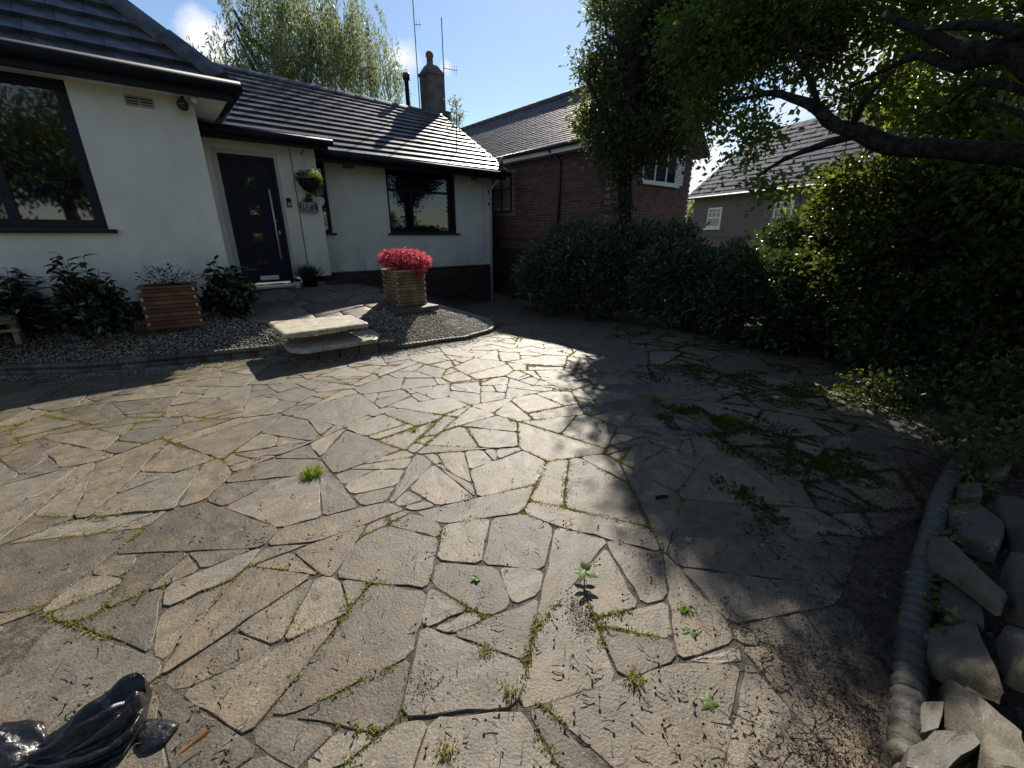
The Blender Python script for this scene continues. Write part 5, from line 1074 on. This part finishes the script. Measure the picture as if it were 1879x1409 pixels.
# yellow green leafy strips widest in the joints
def broad(root, P, L, Wd, az, el, mat, name='leaf', curl=.3):
    vs = []; fs = []; d = Vector((cos(az)*cos(el), sin(az)*cos(el), sin(el))); s = Vector((-sin(az), cos(az), 0)); n_ = d.cross(s)*-1
    for i in range(7):
        t = i/6; hw = Wd/2*sin(pi*(.08+.92*t)); c = Vector(P)+d*L*t+Vector((0, 0, -curl*L*t*t)); c.z = max(c.z, .004)
        vs += [c-s*hw+n_*hw*.3, c, c+s*hw+n_*hw*.3]
    fs = [(i*3+j, (i+1)*3+j, (i+1)*3+j+1, i*3+j+1) for i in range(6) for j in range(2)]
    return MB().add(vs, fs).build(name, M[mat], root, True)
wd = thing('broadleaf_weed', 'broad leaved green weed growing from a joint in the lower paving', 'weed', gp(1072, 1065, .01))
MB().tube([(0, 0, 0), (0, 0.005, .05), (.01, .01, .085)], [.003, .003, .002], 6).build('stem', M['stem'], wd)
for k in range(9): broad(wd, (0, 0, .03+.006*k), random.uniform(.05, .085), random.uniform(.025, .036), k*2.4, random.uniform(.1, .8), 'weed')
wd = thing('broadleaf_weed', 'small two leaved seedling in the joint above the lichened slab', 'weed', gp(873, 1063, .01))
for k in range(4): broad(wd, (0, 0, .01), .03, .02, k*1.7, .4, 'weed')
wd = thing('broadleaf_weed', 'rosette weed in the shade near the lower right', 'weed', gp(1265, 1160, .01))
for k in range(6): broad(wd, (0, 0, .008), random.uniform(.03, .06), .016, k*1.1+random.random(), .15, 'weed')
wd = thing('broadleaf_weed', 'low leafy weed in the shadow above the dark litter strip', 'weed', gp(1300, 1290, .01))
for k in range(6): broad(wd, (0, 0, .008), random.uniform(.03, .06), .02, k*1.1+random.random(), .15, 'weed')
def fallen(label, u, v, size, col, az, up_, lobes=5, z=.03):
    n = 24; vs = [(0, 0, 0)]; c = gp(u, v, z)
    for i in range(n):
        th = 2*pi*i/n; r = size*(.55+.3*cos(th*lobes)+.12*cos(th)); vs.append((r*cos(th), r*sin(th)*.75, .18*r*cos(th*2)+.0))
    m = leafmat('fallen leaf', tuple(x*.8 for x in col), col, tuple(min(1, x*1.2) for x in col), .35, .6, .3)
    o = MB().add(vs, [(0, i+1, (i+1) % n+1) for i in range(n)]).build('fallen_leaf', m, None, True); o.location = c; o.rotation_euler = (up_, 0, az); tag(o, label, 'leaf')
    return o
fallen('pale yellow lobed leaf lying at the edge of the oak shadow', 1262, 990, .035, (.42, .42, .14), .4, .35)
o = fallen('curled orange brown oak leaf beside the black bag', 352, 1365, .045, (.42, .17, .05), .9, .7, 2, .04); o.scale = (1.25, .6, 1)
fallen('rusty brown leaf in the litter beside the right edging', 1605, 1062, .03, (.22, .09, .04), 1.9, .2)
fallen('second rusty leaf right of the first in the shaded litter', 1625, 1072, .026, (.25, .10, .05), .3, .3)
fallen('buff leaf lying in the litter near the bottom of the edging', 1590, 1285, .04, (.22, .17, .08), 2.5, .2)
fallen('curled tan leaf resting on the middle rockery slab', 1752, 1125, .045, (.28, .19, .09), .8, .3, 4, .25)
fallen('pale leaf flat on the dark litter strip below the rusty leaves', 1625, 1095, .035, (.17, .18, .13), 1.2, .1)
st = thing('stick', 'short straight stick with bark lying at the shadow edge', 'stick', gp(1213, 912, .02), .25)
MB().tube([(-.045, 0, 0), (0, .002, .002), (.045, 0, 0)], [.011, .012, .010], 8).build('wood', M['bark'], st, True); MB().tube([(-.046, 0, 0), (-.045, 0, 0)], .009, 8).build('cut_end', M['endgrain'], st)
# black bag
bx = thing('rubbish_bag', 'crumpled shiny black polythene bag lying at the bottom left corner', 'bag', gp(100, 1380, 0))
b0 = gp(100, 1380, 0)
# ridge line runs from the off-frame left body through a pinched waist to the open mouth at the upper right
prof = [(-70, 1420, .16, .10), (-10, 1412, .15, .10), (40, 1398, .11, .085), (70, 1388, .05, .05), (100, 1380, .07, .07), (140, 1365, .11, .10), (190, 1342, .14, .13), (235, 1318, .155, .15), (262, 1306, .13, .17), (276, 1300, .07, .17)]
vs = []; K = 40; R_ = []
for i, (u, v, hw, hh) in enumerate(prof):
    p = gp(u, v, .0); q = gp(prof[min(i+1, len(prof)-1)][0], prof[min(i+1, len(prof)-1)][1], 0); p_ = gp(prof[max(i-1, 0)][0], prof[max(i-1, 0)][1], 0); d = (q-p_).normalized(); s = Vector((-d.y, d.x, 0)); R_.append((p, s, hw, hh))
NS = 110; K = 72; brr = random.Random(5)
for k in range(NS+1):
    t = k/NS*(len(prof)-1); i = min(int(t), len(prof)-2); f = t-i; p = R_[i][0].lerp(R_[i+1][0], f); s = R_[i][1].lerp(R_[i+1][1], f).normalized(); hw = R_[i][2]*(1-f)+R_[i+1][2]*f; hh = (R_[i][3]*(1-f)+R_[i+1][3]*f)*.42
    for j in range(K):
        th = 2*pi*j/K; x = cos(th)*hw; z = max(0, sin(th))**1.15*hh+.004
        dw = min(1.0, abs(t-3.2)/2.6); q1 = abs(noise.noise(Vector((th*2.3+t*.12, t*.16, 2)))); q2 = abs(noise.noise(Vector((th*5.5-t*.2, t*.28, 5)))); q3 = noise.noise(Vector((th*3, t*1.1, 9)))
        fold_ = ((q1-.18)*.085+(q2-.15)*.035)*(.35+.65*dw)+q3*.008*dw
        e = 1+fold_/hw*.8
        v = p+s*x*e+Vector((0, 0, 0)); v.z = max(.003, z*(1+fold_/hh)); vs.append(v)
fs = []
for k in range(NS):
    for j in range(K):
        a, b, c_, d_ = k*K+j, k*K+(j+1) % K, (k+1)*K+(j+1) % K, (k+1)*K+j
        fs += [(a, b, c_), (a, c_, d_)] if (k+j) % 2 else [(a, b, d_), (b, c_, d_)]
endc = sum((vs[NS*K+j] for j in range(K)), Vector())/K; vs.append(endc); fs += [(NS*K+j, NS*K+(j+1) % K, len(vs)-1) for j in range(K)]+[tuple(reversed(range(K)))]
mb = MB(tuple(b0)); mb.add(vs, fs); o = mb.build('bag_body', M['bag'], bx, True)
# the bag's cast shadow, modelled as a flat black sheet right of the mouth
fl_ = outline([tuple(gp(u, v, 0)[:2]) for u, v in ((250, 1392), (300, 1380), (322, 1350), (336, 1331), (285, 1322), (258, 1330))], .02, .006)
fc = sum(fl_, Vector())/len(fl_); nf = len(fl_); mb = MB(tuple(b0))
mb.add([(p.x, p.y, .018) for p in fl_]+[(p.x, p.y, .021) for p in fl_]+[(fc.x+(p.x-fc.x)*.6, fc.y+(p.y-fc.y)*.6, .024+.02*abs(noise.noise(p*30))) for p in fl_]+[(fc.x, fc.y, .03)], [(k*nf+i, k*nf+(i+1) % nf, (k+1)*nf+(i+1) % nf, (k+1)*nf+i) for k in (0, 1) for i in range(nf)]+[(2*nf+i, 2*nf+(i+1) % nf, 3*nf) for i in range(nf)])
mb.build('bag_shadow', M['bag'], bx, True)
